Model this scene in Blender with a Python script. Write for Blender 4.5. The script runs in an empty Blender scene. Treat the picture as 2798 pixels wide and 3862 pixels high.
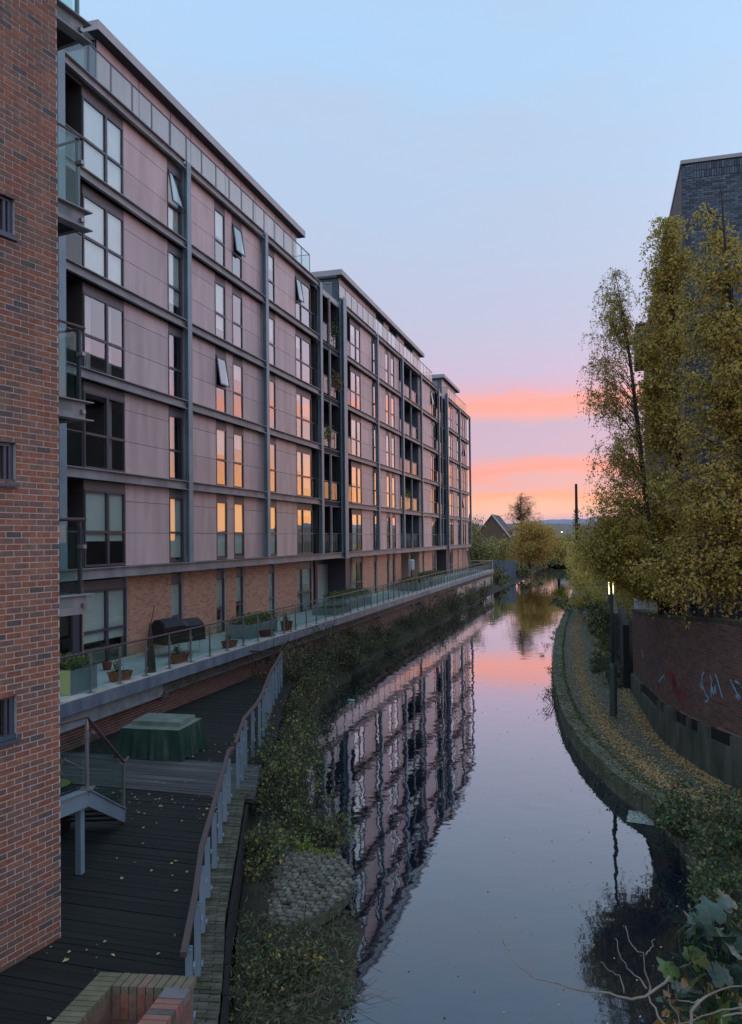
import bpy, math, random
import numpy as np
from mathutils import Vector, Matrix, Euler
random.seed(7); rng = np.random.default_rng(11)
SC = bpy.context.scene; COL = SC.collection
R = math.radians

# ------------------------------------------------------------------ camera
FPX, IMH = 3028.0, 3862.0
YAW, PITCH, ROLL, CZ = R(16.03), R(.88), .0107, 6.3
cd = bpy.data.cameras.new('camera'); cam = bpy.data.objects.new('camera', cd); COL.objects.link(cam)
cd.sensor_fit = 'VERTICAL'; cd.sensor_height = 36; cd.lens = 36*FPX/IMH
cd.shift_y = 52.5/IMH; cd.clip_start = .1; cd.clip_end = 9000
fw = Vector((-math.sin(YAW)*math.cos(PITCH), math.cos(YAW)*math.cos(PITCH), math.sin(PITCH)))
r0 = Vector((math.cos(YAW), math.sin(YAW), 0)); u0 = r0.cross(fw)
rt = r0*math.cos(ROLL)-u0*math.sin(ROLL); up = u0*math.cos(ROLL)+r0*math.sin(ROLL)
cam.matrix_world = Matrix(((rt.x, up.x, -fw.x, 0), (rt.y, up.y, -fw.y, 0), (rt.z, up.z, -fw.z, CZ), (0, 0, 0, 1)))
SC.camera = cam
SC.view_settings.view_transform = 'Standard'; SC.view_settings.look = 'None'
SC.view_settings.exposure = 0.34; SC.view_settings.gamma = 1.0; SC.view_settings.use_curve_mapping = False

def lin(r, g, b):
    f = lambda c: (c/255/12.92) if c/255 <= .04045 else ((c/255+.055)/1.055)**2.4
    return (f(r), f(g), f(b), 1)

# ------------------------------------------------------------------ dusk sky (world)
W = bpy.data.worlds.new('World'); SC.world = W; W.use_nodes = True
nt = W.node_tree; N = nt.nodes; L = nt.links; N.clear()
def nd(t, **k):
    n = N.new(t)
    for a, b in k.items(): setattr(n, a, b)
    return n
def mth(op, a, b=None, c=None, clamp=False):
    n = nd('ShaderNodeMath', operation=op, use_clamp=clamp)
    for i, v in enumerate((a, b, c)):
        if v is None: continue
        if isinstance(v, (int, float)): n.inputs[i].default_value = v
        else: L.new(v, n.inputs[i])
    return n.outputs[0]
tc = nd('ShaderNodeTexCoord'); nm = nd('ShaderNodeVectorMath', operation='NORMALIZE'); L.new(tc.outputs['Generated'], nm.inputs[0])
sx = nd('ShaderNodeSeparateXYZ'); L.new(nm.outputs[0], sx.inputs[0])
mp = nd('ShaderNodeMapping'); mp.inputs['Scale'].default_value = (3.2, 2.4, 15); mp.inputs['Rotation'].default_value = (R(1.5), R(-2.5), 0)
L.new(nm.outputs[0], mp.inputs[0])
ns = nd('ShaderNodeTexNoise'); ns.inputs['Scale'].default_value = 1.6; ns.inputs['Detail'].default_value = 5; ns.inputs['Roughness'].default_value = .55
L.new(mp.outputs[0], ns.inputs['Vector'])
mp2 = nd('ShaderNodeMapping'); mp2.inputs['Scale'].default_value = (1.2, 1.2, 5); mp2.inputs['Location'].default_value = (3.1, 1.7, .4); L.new(nm.outputs[0], mp2.inputs[0])
ns2 = nd('ShaderNodeTexNoise'); ns2.inputs['Scale'].default_value = 2.2; ns2.inputs['Detail'].default_value = 4; L.new(mp2.outputs[0], ns2.inputs['Vector'])
z = sx.outputs[2]
zw = mth('ADD', z, mth('MULTIPLY', mth('SUBTRACT', ns.outputs[0], .5), mth('ADD', .044, mth('MULTIPLY', mth('MAXIMUM', z, 0), .06))))
zw = mth('ADD', zw, mth('MULTIPLY', mth('SUBTRACT', ns2.outputs[0], .5), mth('MULTIPLY', mth('MAXIMUM', z, 0), .26)))
rp = nd('ShaderNodeValToRGB'); L.new(mth('DIVIDE', zw, .62, clamp=True), rp.inputs[0])
stops = [(0, 196, 160, 164), (.012, 226, 162, 150), (.020, 196, 162, 174), (.030, 226, 178, 164), (.044, 232, 178, 156),
         (.056, 240, 164, 138), (.064, 214, 168, 170), (.076, 240, 156, 142), (.088, 226, 160, 156), (.100, 196, 168, 186),
         (.135, 192, 168, 188), (.152, 228, 164, 160), (.164, 244, 160, 146), (.174, 212, 168, 182), (.205, 194, 176, 200),
         (.26, 182, 182, 206), (.33, 175, 187, 213), (.41, 168, 192, 220), (.50, 163, 197, 230), (.62, 158, 199, 236)]
els = rp.color_ramp.elements
for i, s in enumerate(stops):
    e = els[i] if i < 2 else els.new(min(1, s[0]/.62))
    e.position = min(1, s[0]/.62); e.color = lin(*s[1:])
# calmer version of the same dusk for the part of the sky away from the sunset
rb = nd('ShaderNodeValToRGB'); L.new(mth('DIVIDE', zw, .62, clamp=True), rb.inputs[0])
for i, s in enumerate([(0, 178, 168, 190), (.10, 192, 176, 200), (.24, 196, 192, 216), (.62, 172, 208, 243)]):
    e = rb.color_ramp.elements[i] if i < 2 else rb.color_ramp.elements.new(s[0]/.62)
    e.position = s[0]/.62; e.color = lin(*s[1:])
SAZ = R(27)                                       # where the sun went down, measured from +Y towards +X
dot = mth('ADD', mth('MULTIPLY', sx.outputs[0], math.sin(SAZ)), mth('MULTIPLY', sx.outputs[1], math.cos(SAZ)))
mr = nd('ShaderNodeMapRange'); mr.inputs[1].default_value = .62; mr.inputs[2].default_value = -.25; mr.interpolation_type = 'SMOOTHSTEP'
L.new(dot, mr.inputs[0])
def mix(f, a, b):
    n = nd('ShaderNodeMix', data_type='RGBA'); 
    (L.new(f, n.inputs[0]) if not isinstance(f, float) else setattr(n.inputs[0], 'default_value', f))
    for i, v in ((6, a), (7, b)):
        if isinstance(v, tuple): n.inputs[i].default_value = v
        else: L.new(v, n.inputs[i])
    return n.outputs[2]
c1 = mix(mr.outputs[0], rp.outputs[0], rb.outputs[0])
gl = mth('MULTIPLY', mth('POWER', mth('MAXIMUM', dot, 0.0), 26.0), mth('POWER', 2.718, mth('MULTIPLY', mth('POWER', mth('DIVIDE', mth('MAXIMUM', mth('ADD', zw, 0), 0.0), .105), 2.0), -1.0)))
c2 = mix(mth('MULTIPLY', gl, 1.15, clamp=True), c1, (.95, .42, .13, 1))
mp3 = nd('ShaderNodeMapping'); mp3.inputs['Scale'].default_value = (1.0, 1.0, 2.6); mp3.inputs['Location'].default_value = (.7, 4.2, 1.1); L.new(nm.outputs[0], mp3.inputs[0])
ns3 = nd('ShaderNodeTexNoise'); ns3.inputs['Scale'].default_value = 2.3; ns3.inputs['Detail'].default_value = 6; ns3.inputs['Roughness'].default_value = .5; L.new(mp3.outputs[0], ns3.inputs['Vector'])
vr = nd('ShaderNodeMapRange'); vr.inputs[1].default_value = .40; vr.inputs[2].default_value = .66; vr.inputs[3].default_value = .12; vr.inputs[4].default_value = .60; vr.interpolation_type = 'SMOOTHSTEP'; L.new(ns3.outputs[0], vr.inputs[0])
hz = nd('ShaderNodeMapRange'); hz.inputs[1].default_value = .16; hz.inputs[2].default_value = .32; L.new(z, hz.inputs[0])
c2 = mix(mth('MULTIPLY', vr.outputs[0], hz.outputs[0]), c2, lin(177, 187, 209))
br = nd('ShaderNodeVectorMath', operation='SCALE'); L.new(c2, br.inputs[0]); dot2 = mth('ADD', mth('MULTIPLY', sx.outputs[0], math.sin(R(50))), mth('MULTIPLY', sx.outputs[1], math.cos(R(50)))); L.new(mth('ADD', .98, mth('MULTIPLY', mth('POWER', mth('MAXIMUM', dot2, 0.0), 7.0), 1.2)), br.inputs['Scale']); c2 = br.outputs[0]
gr = nd('ShaderNodeMapRange'); gr.inputs[1].default_value = -.02; gr.inputs[2].default_value = .0; L.new(z, gr.inputs[0])
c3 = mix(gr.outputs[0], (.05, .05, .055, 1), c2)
sk = nd('ShaderNodeTexSky', sky_type='NISHITA'); sk.sun_disc = False; sk.sun_elevation = R(1.0); sk.sun_rotation = SAZ
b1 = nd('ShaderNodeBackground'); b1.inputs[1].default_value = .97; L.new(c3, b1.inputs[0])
b2 = nd('ShaderNodeBackground'); b2.inputs[1].default_value = .008; L.new(sk.outputs[0], b2.inputs[0])
ad = nd('ShaderNodeAddShader'); L.new(b1.outputs[0], ad.inputs[0]); L.new(b2.outputs[0], ad.inputs[1])
wo = nd('ShaderNodeOutputWorld'); L.new(ad.outputs[0], wo.inputs[0])
sl = bpy.data.lights.new('sun', 'SUN'); sl.energy = .03; sl.angle = R(40); sl.color = (1, .62, .42)
so = bpy.data.objects.new('sun', sl); COL.objects.link(so)
so.rotation_euler = Vector((math.sin(SAZ)*math.cos(R(5)), math.cos(SAZ)*math.cos(R(5)), math.sin(R(5)))).to_track_quat('Z', 'Y').to_euler()

# ------------------------------------------------------------------ materials
def mat(name, col, rough=.7, col2=None, scale=5, bump=0, bscale=None, metal=0, spec=.5, det=4, stretch=(1, 1, 1), trans=0, lo=.35, hi=.65, jit=0, streak=0):
    m = bpy.data.materials.new(name); m.use_nodes = True; t = m.node_tree; p = t.nodes['Principled BSDF']
    c = col if len(col) == 4 else (*col, 1)
    p.inputs['Base Color'].default_value = c; p.inputs['Roughness'].default_value = rough
    p.inputs['Metallic'].default_value = metal; p.inputs['Specular IOR Level'].default_value = spec
    g = t.nodes.new('ShaderNodeNewGeometry'); mpn = t.nodes.new('ShaderNodeMapping'); mpn.inputs['Scale'].default_value = stretch
    t.links.new(g.outputs['Position'], mpn.inputs[0]); last = None
    if col2 is not None:
        n = t.nodes.new('ShaderNodeTexNoise'); n.inputs['Scale'].default_value = scale; n.inputs['Detail'].default_value = det
        t.links.new(mpn.outputs[0], n.inputs['Vector'])
        r = t.nodes.new('ShaderNodeValToRGB'); r.color_ramp.elements[0].position = lo; r.color_ramp.elements[1].position = hi
        r.color_ramp.elements[0].color = c; r.color_ramp.elements[1].color = col2 if len(col2) == 4 else (*col2, 1)
        t.links.new(n.outputs[0], r.inputs[0]); last = r.outputs[0]
        t.links.new(last, p.inputs['Base Color'])
    if streak:
        sm = t.nodes.new('ShaderNodeMapping'); sm.inputs['Scale'].default_value = (1.3, 1.3, .25); t.links.new(g.outputs['Position'], sm.inputs[0])
        sn = t.nodes.new('ShaderNodeTexNoise'); sn.inputs['Scale'].default_value = 1.6; sn.inputs['Detail'].default_value = 6; t.links.new(sm.outputs[0], sn.inputs['Vector'])
        sr = t.nodes.new('ShaderNodeMapRange'); sr.inputs[1].default_value = .38; sr.inputs[2].default_value = .62; sr.inputs[3].default_value = 1-streak; sr.inputs[4].default_value = 1.04; t.links.new(sn.outputs[0], sr.inputs[0])
        sc_ = t.nodes.new('ShaderNodeVectorMath'); sc_.operation = 'SCALE'; t.links.new(sr.outputs[0], sc_.inputs['Scale'])
        if last: t.links.new(last, sc_.inputs[0])
        else: sc_.inputs[0].default_value = c[:3]
        last = sc_.outputs[0]; t.links.new(last, p.inputs['Base Color'])
    if jit:
        oi = t.nodes.new('ShaderNodeObjectInfo'); mr_ = t.nodes.new('ShaderNodeMapRange'); mr_.inputs[3].default_value = 1-jit; mr_.inputs[4].default_value = 1+jit
        t.links.new(oi.outputs['Random'], mr_.inputs[0]); hs = t.nodes.new('ShaderNodeHueSaturation'); t.links.new(mr_.outputs[0], hs.inputs['Value'])
        if last: t.links.new(last, hs.inputs['Color'])
        else: hs.inputs['Color'].default_value = c
        t.links.new(hs.outputs[0], p.inputs['Base Color'])
    if bump:
        n2 = t.nodes.new('ShaderNodeTexNoise'); n2.inputs['Scale'].default_value = bscale or scale*4; n2.inputs['Detail'].default_value = 5
        t.links.new(mpn.outputs[0], n2.inputs['Vector']); b = t.nodes.new('ShaderNodeBump'); b.inputs['Strength'].default_value = bump; b.inputs['Distance'].default_value = .02
        t.links.new(n2.outputs[0], b.inputs['Height']); t.links.new(b.outputs[0], p.inputs['Normal'])
    if trans:
        out = t.nodes['Material Output']; tr = t.nodes.new('ShaderNodeBsdfTranslucent'); ms = t.nodes.new('ShaderNodeMixShader'); ms.inputs[0].default_value = trans
        if last: t.links.new(last, tr.inputs[0])
        else: tr.inputs[0].default_value = c
        t.links.new(p.outputs[0], ms.inputs[1]); t.links.new(tr.outputs[0], ms.inputs[2]); t.links.new(ms.outputs[0], out.inputs[0])
    return m
def glass_mat(name, tint, k, rough=.0, ior=1.5, clear=None, wob=0):
    m = bpy.data.materials.new(name); m.use_nodes = True; t = m.node_tree; t.nodes.clear(); ln = t.links.new
    out = t.nodes.new('ShaderNodeOutputMaterial'); fr = t.nodes.new('ShaderNodeFresnel'); fr.inputs[0].default_value = ior
    gb = t.nodes.new('ShaderNodeNewGeometry'); nb_ = t.nodes.new('ShaderNodeMath'); nb_.operation = 'SUBTRACT'; nb_.inputs[0].default_value = 1; ln(gb.outputs['Backfacing'], nb_.inputs[1])
    mb_ = t.nodes.new('ShaderNodeMath'); mb_.operation = 'MULTIPLY'; ln(fr.outputs[0], mb_.inputs[0]); ln(nb_.outputs[0], mb_.inputs[1])
    a = t.nodes.new('ShaderNodeMath'); a.operation = 'SUBTRACT'; a.inputs[0].default_value = 1; ln(mb_.outputs[0], a.inputs[1])
    b = t.nodes.new('ShaderNodeMath'); b.operation = 'POWER'; ln(a.outputs[0], b.inputs[0]); b.inputs[1].default_value = k
    gl_ = t.nodes.new('ShaderNodeBsdfGlossy'); gl_.inputs['Roughness'].default_value = rough
    if clear is None:
        tr = t.nodes.new('ShaderNodeBsdfTransparent'); tr.inputs[0].default_value = (*tint, 1)
    else:
        tr = t.nodes.new('ShaderNodeBsdfDiffuse'); tr.inputs[0].default_value = (*tint, 1)
    ms = t.nodes.new('ShaderNodeMixShader'); ln(b.outputs[0], ms.inputs[0]); ln(gl_.outputs[0], ms.inputs[1]); ln(tr.outputs[0], ms.inputs[2])
    ln(ms.outputs[0], out.inputs[0])
    if wob:
        g = t.nodes.new('ShaderNodeNewGeometry'); n = t.nodes.new('ShaderNodeTexNoise'); n.inputs['Scale'].default_value = 1.1; n.inputs['Detail'].default_value = 1
        ln(g.outputs['Position'], n.inputs['Vector']); bp = t.nodes.new('ShaderNodeBump'); bp.inputs['Strength'].default_value = wob; bp.inputs['Distance'].default_value = .02
        ln(n.outputs[0], bp.inputs['Height']); ln(bp.outputs[0], gl_.inputs['Normal'])
    return m
M = {}
M['steel'] = mat('blue_grey_painted_steel', (.25, .335, .385), .42, (.19, .265, .31), 1.2, .05, 30)
M['beam'] = mat('grey_painted_beam', (.38, .375, .38), .5, (.29, .285, .295), 1.5, .05, 30, stretch=(1, .4, 2), streak=.2)
M['frame'] = mat('dark_window_frame', (.085, .08, .10), .4)
M['wframe'] = mat('blue_black_window_frame', (.075, .10, .14), .4)
M['louvre'] = mat('dark_spandrel', (.17, .16, .175), .5)
M['clad'] = mat('taupe_cladding', (.70, .525, .51), .45, (.58, .43, .425), .9, .08, 60, stretch=(1, 1, .35), jit=.06, lo=.3, hi=.75, streak=.13)
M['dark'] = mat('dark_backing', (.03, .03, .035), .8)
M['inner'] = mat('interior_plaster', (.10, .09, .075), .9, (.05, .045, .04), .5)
M['blind'] = mat('roller_blind', (.86, .90, .86), .8, (.78, .83, .80), 3)
M['curtain'] = mat('sheer_curtain', (.75, .72, .72), .9, (.5, .48, .5), 9, stretch=(1, 1, .05), trans=.3)
M['pane'] = glass_mat('double_glazing', (.94, .97, .95), 4.2, wob=.05)
M['balglass'] = glass_mat('balcony_glass', (.86, .94, .92), 1.6)
M['roof'] = mat('grey_roof_fascia', (.50, .49, .49), .5, (.42, .41, .41), .8)
M['roofend'] = M['roof']
M['bluepanel'] = mat('blue_grey_render', (.13, .18, .215), .7, (.10, .14, .17), 1)
M['paledoor'] = mat('pale_door_panel', (.50, .56, .54), .6, (.44, .50, .48), 2)
M['mortar'] = mat('mortar', (.70, .63, .57), .9, (.55, .48, .43), 8)
BR = [mat('brick_red', (.40, .165, .095), .8, (.29, .115, .07), 14, .3, 60, streak=.22), mat('brick_orange', (.43, .20, .12), .8, (.32, .145, .09), 14, .3, 60, streak=.22),
      mat('brick_brown', (.31, .175, .125), .8, (.23, .13, .095), 14, .3, 60, streak=.22), mat('brick_purple', (.29, .155, .12), .8, (.20, .115, .085), 14, .3, 60, streak=.22),
      mat('brick_grey', (.14, .12, .105), .8, (.11, .09, .085), 14, .3, 60)]
BRF = [mat('facade_brick_red', (.60, .28, .175), .8), mat('facade_brick_buff', (.64, .34, .21), .8), mat('facade_brick_dark', (.42, .225, .175), .8)]
M['mortarf'] = mat('facade_mortar', (.68, .55, .47), .9, streak=.15)
OLD = [mat('old_brick_brown', (.20, .115, .09), .85, (.12, .075, .062), 6, .4, 40), mat('old_brick_red', (.24, .12, .09), .85, (.15, .085, .068), 6, .4, 40),
       mat('old_brick_black', (.085, .065, .058), .85, (.13, .09, .075), 6, .4, 40)]
M['oldmortar'] = mat('old_mortar', (.24, .20, .16), .9)
BLUEB = [mat('engineering_brick', (.10, .14, .185), .38, (.07, .10, .135), 9), mat('engineering_brick_pale', (.15, .20, .25), .38, (.10, .14, .18), 9), mat('engineering_brick_dark', (.05, .06, .08), .4)]
M['bluemortar'] = mat('dark_mortar', (.022, .026, .032), .9)
M['sidewall'] = mat('purple_grey_brickwork', (.15, .125, .12), .8, (.10, .085, .085), 3, .2, 30)
M['concrete'] = mat('stained_concrete', (.15, .165, .13), .9, (.075, .088, .068), 2.5, .4, 20, stretch=(1, 1, .4), streak=.35)
M['paving'] = mat('pale_terrace_paving', (.52, .57, .55), .8, (.42, .47, .45), 2.2, .1, 20)
M['kerb'] = mat('pale_stone_edge', (.66, .60, .53), .8, (.52, .49, .44), 4)
M['zinc'] = mat('weathered_blue_fascia', (.13, .175, .235), .5, (.25, .295, .34), 2.4, .08, 20, stretch=(1, 1, .5))
M['rustbeam'] = mat('weathered_beam', (.15, .14, .12), .8, (.08, .07, .06), 3)
M['palebeam'] = mat('pale_steel_beam', (.33, .36, .36), .6, (.22, .24, .24), 4)
M['stainless'] = mat('brushed_post', (.30, .31, .30), .35, metal=.6)
M['handrail'] = mat('brown_handrail', (.10, .065, .065), .5)
M['plank'] = mat('damp_shaded_timber', (.013, .0125, .010), .8, (.007, .0075, .006), 3, .4, 25, stretch=(.3, 4, 1), jit=.3)  # damp timber, with the shade on the deck also put into its colour
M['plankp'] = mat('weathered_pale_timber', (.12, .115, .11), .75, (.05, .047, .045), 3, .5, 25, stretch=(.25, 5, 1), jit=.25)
M['moss'] = mat('mossy_stone', (.085, .085, .05), .9, (.045, .052, .024), 7, .6, 30)
M['cope'] = mat('mossy_coping_brick', (.115, .105, .08), .9, (.055, .06, .03), 5, .6, 30, jit=.35)
M['sett'] = mat('grey_setts', (.24, .215, .18), .8, (.11, .105, .07), 12, .5, 40, jit=.3)
M['soil'] = mat('dark_soil', (.024, .02, .014), .95, (.045, .04, .02), 3, .6, 12)
M['grass'] = mat('rough_grass_ground', (.035, .045, .018), .95, (.06, .055, .025), 2, .6, 10)
M['path'] = mat('gritty_path', (.135, .14, .105), .9, (.085, .095, .06), 3, .5, 30)
M['stone'] = mat('coping_stone', (.18, .185, .14), .85, (.10, .115, .065), 3.5, .5, 25, jit=.2)
M['lamp'] = mat('green_grey_lamp_post', (.055, .085, .08), .5)
M['terracotta'] = mat('terracotta', (.36, .13, .065), .75, (.28, .10, .055), 8)
M['potred'] = mat('dull_red_pot', (.22, .06, .04), .7)
M['planter'] = mat('galvanised_planter', (.27, .32, .33), .5, (.22, .27, .28), 2)
M['planter_lamplit'] = mat('painted_lamplight_panel', (.74, .72, .30), .6)  # front panel colour carries the yellow lamplight falling on it
M['tarp'] = mat('green_tarpaulin', (.035, .085, .06), .38, (.022, .06, .045), 2.5, .3, 9)
M['tarptop'] = mat('pale_tarpaulin_top', (.20, .25, .20), .5, (.13, .18, .14), 3, .2, 9)  # top sheet is paler than the skirt
M['black'] = mat('black_cover', (.014, .012, .014), .55)
M['barkd'] = mat('dark_bark', (.045, .035, .028), .9, (.03, .022, .018), 8)
M['twig'] = mat('brown_twigs', (.075, .055, .038), .9)
M['bark'] = mat('birch_bark', (.16, .14, .125), .8, (.045, .035, .03), 5, stretch=(1, 1, 2.5))
M['bare'] = mat('pale_bare_branch', (.30, .25, .19), .75, (.20, .16, .12), 12)
LF = dict(y=mat('leaf_yellow', (.80, .58, .14), .6, trans=.5), o=mat('leaf_olive', (.60, .49, .14), .6, trans=.5), g=mat('leaf_green', (.30, .33, .085), .6, trans=.45),
          d=mat('leaf_dark_green', (.065, .11, .045), .5, trans=.2), b=mat('leaf_brown', (.34, .20, .075), .7, trans=.35), l=mat('leaf_lime', (.38, .46, .07), .6, trans=.4),
          w=mat('leaf_willow', (.60, .40, .11), .7, trans=.4), e=mat('leaf_dull_olive', (.16, .165, .075), .7, trans=.2), f=mat('leaf_grey_brown', (.22, .18, .12), .8, trans=.2), h=mat('leaf_muted_green', (.20, .28, .09), .6, trans=.35),
          s=mat('leaf_silver', (.16, .20, .16), .6, trans=.2))
M['ivy'] = mat('ivy_leaf', (.020, .055, .032), .38, (.040, .085, .055), 20, .2, 60)
M['ivy2'] = mat('young_ivy_leaf', (.10, .16, .035), .4, (.07, .13, .03), 20)
LIT = [mat('litter_tan', (.60, .38, .17), .8), mat('litter_yellow', (.64, .47, .19), .8), mat('litter_brown', (.28, .17, .08), .8), mat('litter_pale', (.46, .40, .24), .8)]
M['white'] = mat('white_paint', (.62, .66, .70), .6)
M['gable'] = mat('far_brown_brick', (.17, .11, .07), .9)
M['slate'] = mat('slate_roof', (.085, .08, .085), .8)
M['bluefence'] = mat('pale_blue_fence', (.22, .28, .36), .8, (.14, .18, .24), 1.5, stretch=(3, 3, .2))
M['hill'] = mat('distant_hill', (.30, .31, .40), 1, (.25, .26, .33), .01)  # bluish haze is painted into the hill colour
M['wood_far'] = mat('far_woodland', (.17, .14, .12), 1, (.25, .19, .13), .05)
M['bag'] = mat('translucent_plastic', (.50, .54, .48), .3, (.16, .21, .18), 14, .5, 20)
M['bottle'] = mat('green_bottle', (.30, .55, .45), .2)
M['grafb'] = mat('pale_blue_spray', (.30, .56, .72), .7, (.18, .38, .50), 10); M['grafr'] = mat('dark_red_spray', (.26, .04, .065), .8, (.16, .05, .055), 6); M['grafv'] = mat('violet_spray', (.17, .15, .28), .8, (.11, .09, .17), 6)
M['niche_shade'] = mat('painted_niche_shade', (.012, .013, .016), .9)  # near-black colour stands in for the shade inside the niches
def emat(name, col, s):
    m = bpy.data.materials.new(name); m.use_nodes = True; p = m.node_tree.nodes['Principled BSDF']
    p.inputs['Emission Color'].default_value = (*col, 1); p.inputs['Emission Strength'].default_value = s; p.inputs['Base Color'].default_value = (*col, 1); return m
M['glow'] = emat('lamp_glow', (1, .85, .35), 3.5); M['warm'] = emat('lit_room', (.55, .30, .07), .45)

# water: mirror-like, ripples fine near the bridge
def water_mat():
    m = bpy.data.materials.new('canal_water'); m.use_nodes = True; t = m.node_tree; t.nodes.clear(); ln = t.links.new
    def q(ty, **k):
        n = t.nodes.new(ty)
        for a, b in k.items(): setattr(n, a, b)
        return n
    out = q('ShaderNodeOutputMaterial'); fr = q('ShaderNodeFresnel'); fr.inputs[0].default_value = 1.34
    a = q('ShaderNodeMath', operation='SUBTRACT'); a.inputs[0].default_value = 1; ln(fr.outputs[0], a.inputs[1])
    b = q('ShaderNodeMath', operation='POWER'); ln(a.outputs[0], b.inputs[0]); b.inputs[1].default_value = 3.1
    gl_ = q('ShaderNodeBsdfGlossy'); gl_.inputs['Roughness'].default_value = .025; gl_.inputs[0].default_value = (.96, .97, 1.0, 1)
    df = q('ShaderNodeBsdfDiffuse'); df.inputs[0].default_value = (.010, .016, .026, 1)
    ms = q('ShaderNodeMixShader'); ln(b.outputs[0], ms.inputs[0]); ln(gl_.outputs[0], ms.inputs[1]); ln(df.outputs[0], ms.inputs[2]); ln(ms.outputs[0], out.inputs[0])
    g = q('ShaderNodeNewGeometry')
    n1 = q('ShaderNodeTexNoise'); n1.inputs['Scale'].default_value = 1.5; n1.inputs['Detail'].default_value = 2.5; n1.inputs['Roughness'].default_value = .45
    n2 = q('ShaderNodeTexNoise'); n2.inputs['Scale'].default_value = .35; n2.inputs['Detail'].default_value = 1
    ln(g.outputs['Position'], n1.inputs['Vector']); ln(g.outputs['Position'], n2.inputs['Vector'])
    mx = q('ShaderNodeMath', operation='MULTIPLY'); ln(n1.outputs[0], mx.inputs[0]); ln(n2.outputs[0], mx.inputs[1])
    bp = q('ShaderNodeBump'); bp.inputs['Strength'].default_value = .20; bp.inputs['Distance'].default_value = .05
    ln(mx.outputs[0], bp.inputs['Height'])
    for i in (fr, gl_, df): ln(bp.outputs[0], i.inputs['Normal'])
    return m
M['water'] = water_mat()

# ------------------------------------------------------------------ mesh helpers
class MB:
    def __init__(s): s.v = []; s.f = []; s.m = []
    def poly(s, pts, m=0):
        i = len(s.v); s.v += [tuple(p) for p in pts]; s.f.append(tuple(range(i, i+len(pts)))); s.m.append(m); return s
    def hexa(s, p, m=0):            # 8 points: bottom ring 0-3, top ring 4-7
        i = len(s.v); s.v += [tuple(q) for q in p]
        for f in ((3, 2, 1, 0), (4, 5, 6, 7), (0, 1, 5, 4), (1, 2, 6, 5), (2, 3, 7, 6), (3, 0, 4, 7)):
            s.f.append(tuple(i+k for k in f)); s.m.append(m)
        return s
    def box(s, x0, y0, z0, x1, y1, z1, m=0):
        x0, x1 = min(x0, x1), max(x0, x1); y0, y1 = min(y0, y1), max(y0, y1); z0, z1 = min(z0, z1), max(z0, z1)
        return s.hexa([(x0, y0, z0), (x1, y0, z0), (x1, y1, z0), (x0, y1, z0), (x0, y0, z1), (x1, y0, z1), (x1, y1, z1), (x0, y1, z1)], m)
    def obox(s, c, ux, uy, uz, m=0):  # centre and three half vectors
        c, ux, uy, uz = map(Vector, (c, ux, uy, uz))
        return s.hexa([c-ux-uy-uz, c+ux-uy-uz, c+ux+uy-uz, c-ux+uy-uz, c-ux-uy+uz, c+ux-uy+uz, c+ux+uy+uz, c-ux+uy+uz], m)
    def bar(s, p, q, w, h, m=0, upv=(0, 0, 1)):
        p, q = Vector(p), Vector(q); d = (q-p); l = d.length; d.normalize(); u = Vector(upv)
        sd = d.cross(u); sd.normalize(); u2 = sd.cross(d)
        return s.obox((p+q)/2, d*l/2, sd*w/2, u2*h/2, m)
    def tube(s, pts, rad, n=6, m=0, cap=True):
        pts = [Vector(p) for p in pts]
        if isinstance(rad, (int, float)): rad = [rad]*len(pts)
        i0 = len(s.v)
        for k, p in enumerate(pts):
            d = (pts[min(k+1, len(pts)-1)]-pts[max(k-1, 0)]); d.normalize()
            a = d.cross(Vector((0, 0, 1)) if abs(d.z) < .9 else Vector((1, 0, 0))); a.normalize(); b = d.cross(a)
            for j in range(n):
                t = 2*math.pi*j/n; s.v.append(tuple(p+(a*math.cos(t)+b*math.sin(t))*rad[k]))
        for k in range(len(pts)-1):
            for j in range(n):
                s.f.append((i0+k*n+j, i0+k*n+(j+1) % n, i0+(k+1)*n+(j+1) % n, i0+(k+1)*n+j)); s.m.append(m)
        if cap:
            s.f.append(tuple(i0+j for j in range(n))[::-1]); s.m.append(m); e = i0+(len(pts)-1)*n
            s.f.append(tuple(e+j for j in range(n))); s.m.append(m)
        return s
    def lathe(s, c, prof, n=14, m=0, sx_=1, sy_=1):
        i0 = len(s.v)
        for r, zz in prof:
            for j in range(n):
                t = 2*math.pi*j/n; s.v.append((c[0]+r*math.cos(t)*sx_, c[1]+r*math.sin(t)*sy_, c[2]+zz))
        for k in range(len(prof)-1):
            for j in range(n):
                s.f.append((i0+k*n+j, i0+k*n+(j+1) % n, i0+(k+1)*n+(j+1) % n, i0+(k+1)*n+j)); s.m.append(m)
        s.f.append(tuple(i0+(len(prof)-1)*n+j for j in range(n))); s.m.append(m)
        return s
    def mesh(s, name, mats, smooth=False):
        me = bpy.data.meshes.new(name); me.from_pydata(s.v, [], s.f)
        for x in (mats if isinstance(mats, (list, tuple)) else [mats]): me.materials.append(x)
        if any(s.m): me.polygons.foreach_set('material_index', s.m)
        if smooth: me.polygons.foreach_set('use_smooth', [True]*len(s.f))
        me.update(); return me
def wpos(o):
    v = Vector((0, 0, 0))
    while o: v = v+o.location; o = o.parent
    return v
def link(name, me, parent=None, at=None, kind=None):
    o = bpy.data.objects.new(name, me); COL.objects.link(o)
    p = Vector(at) if at is not None else Vector((0, 0, 0))
    if parent: o.parent = parent; p = p-wpos(parent)
    o.location = p
    if kind: o['kind'] = kind
    return o
def part(name, mb, mats, parent=None, kind=None, smooth=False):
    """world-space geometry; the part's origin is put at its parent's origin"""
    o = link(name, mb.mesh(name, mats, smooth), parent, None, kind); return o
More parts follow.
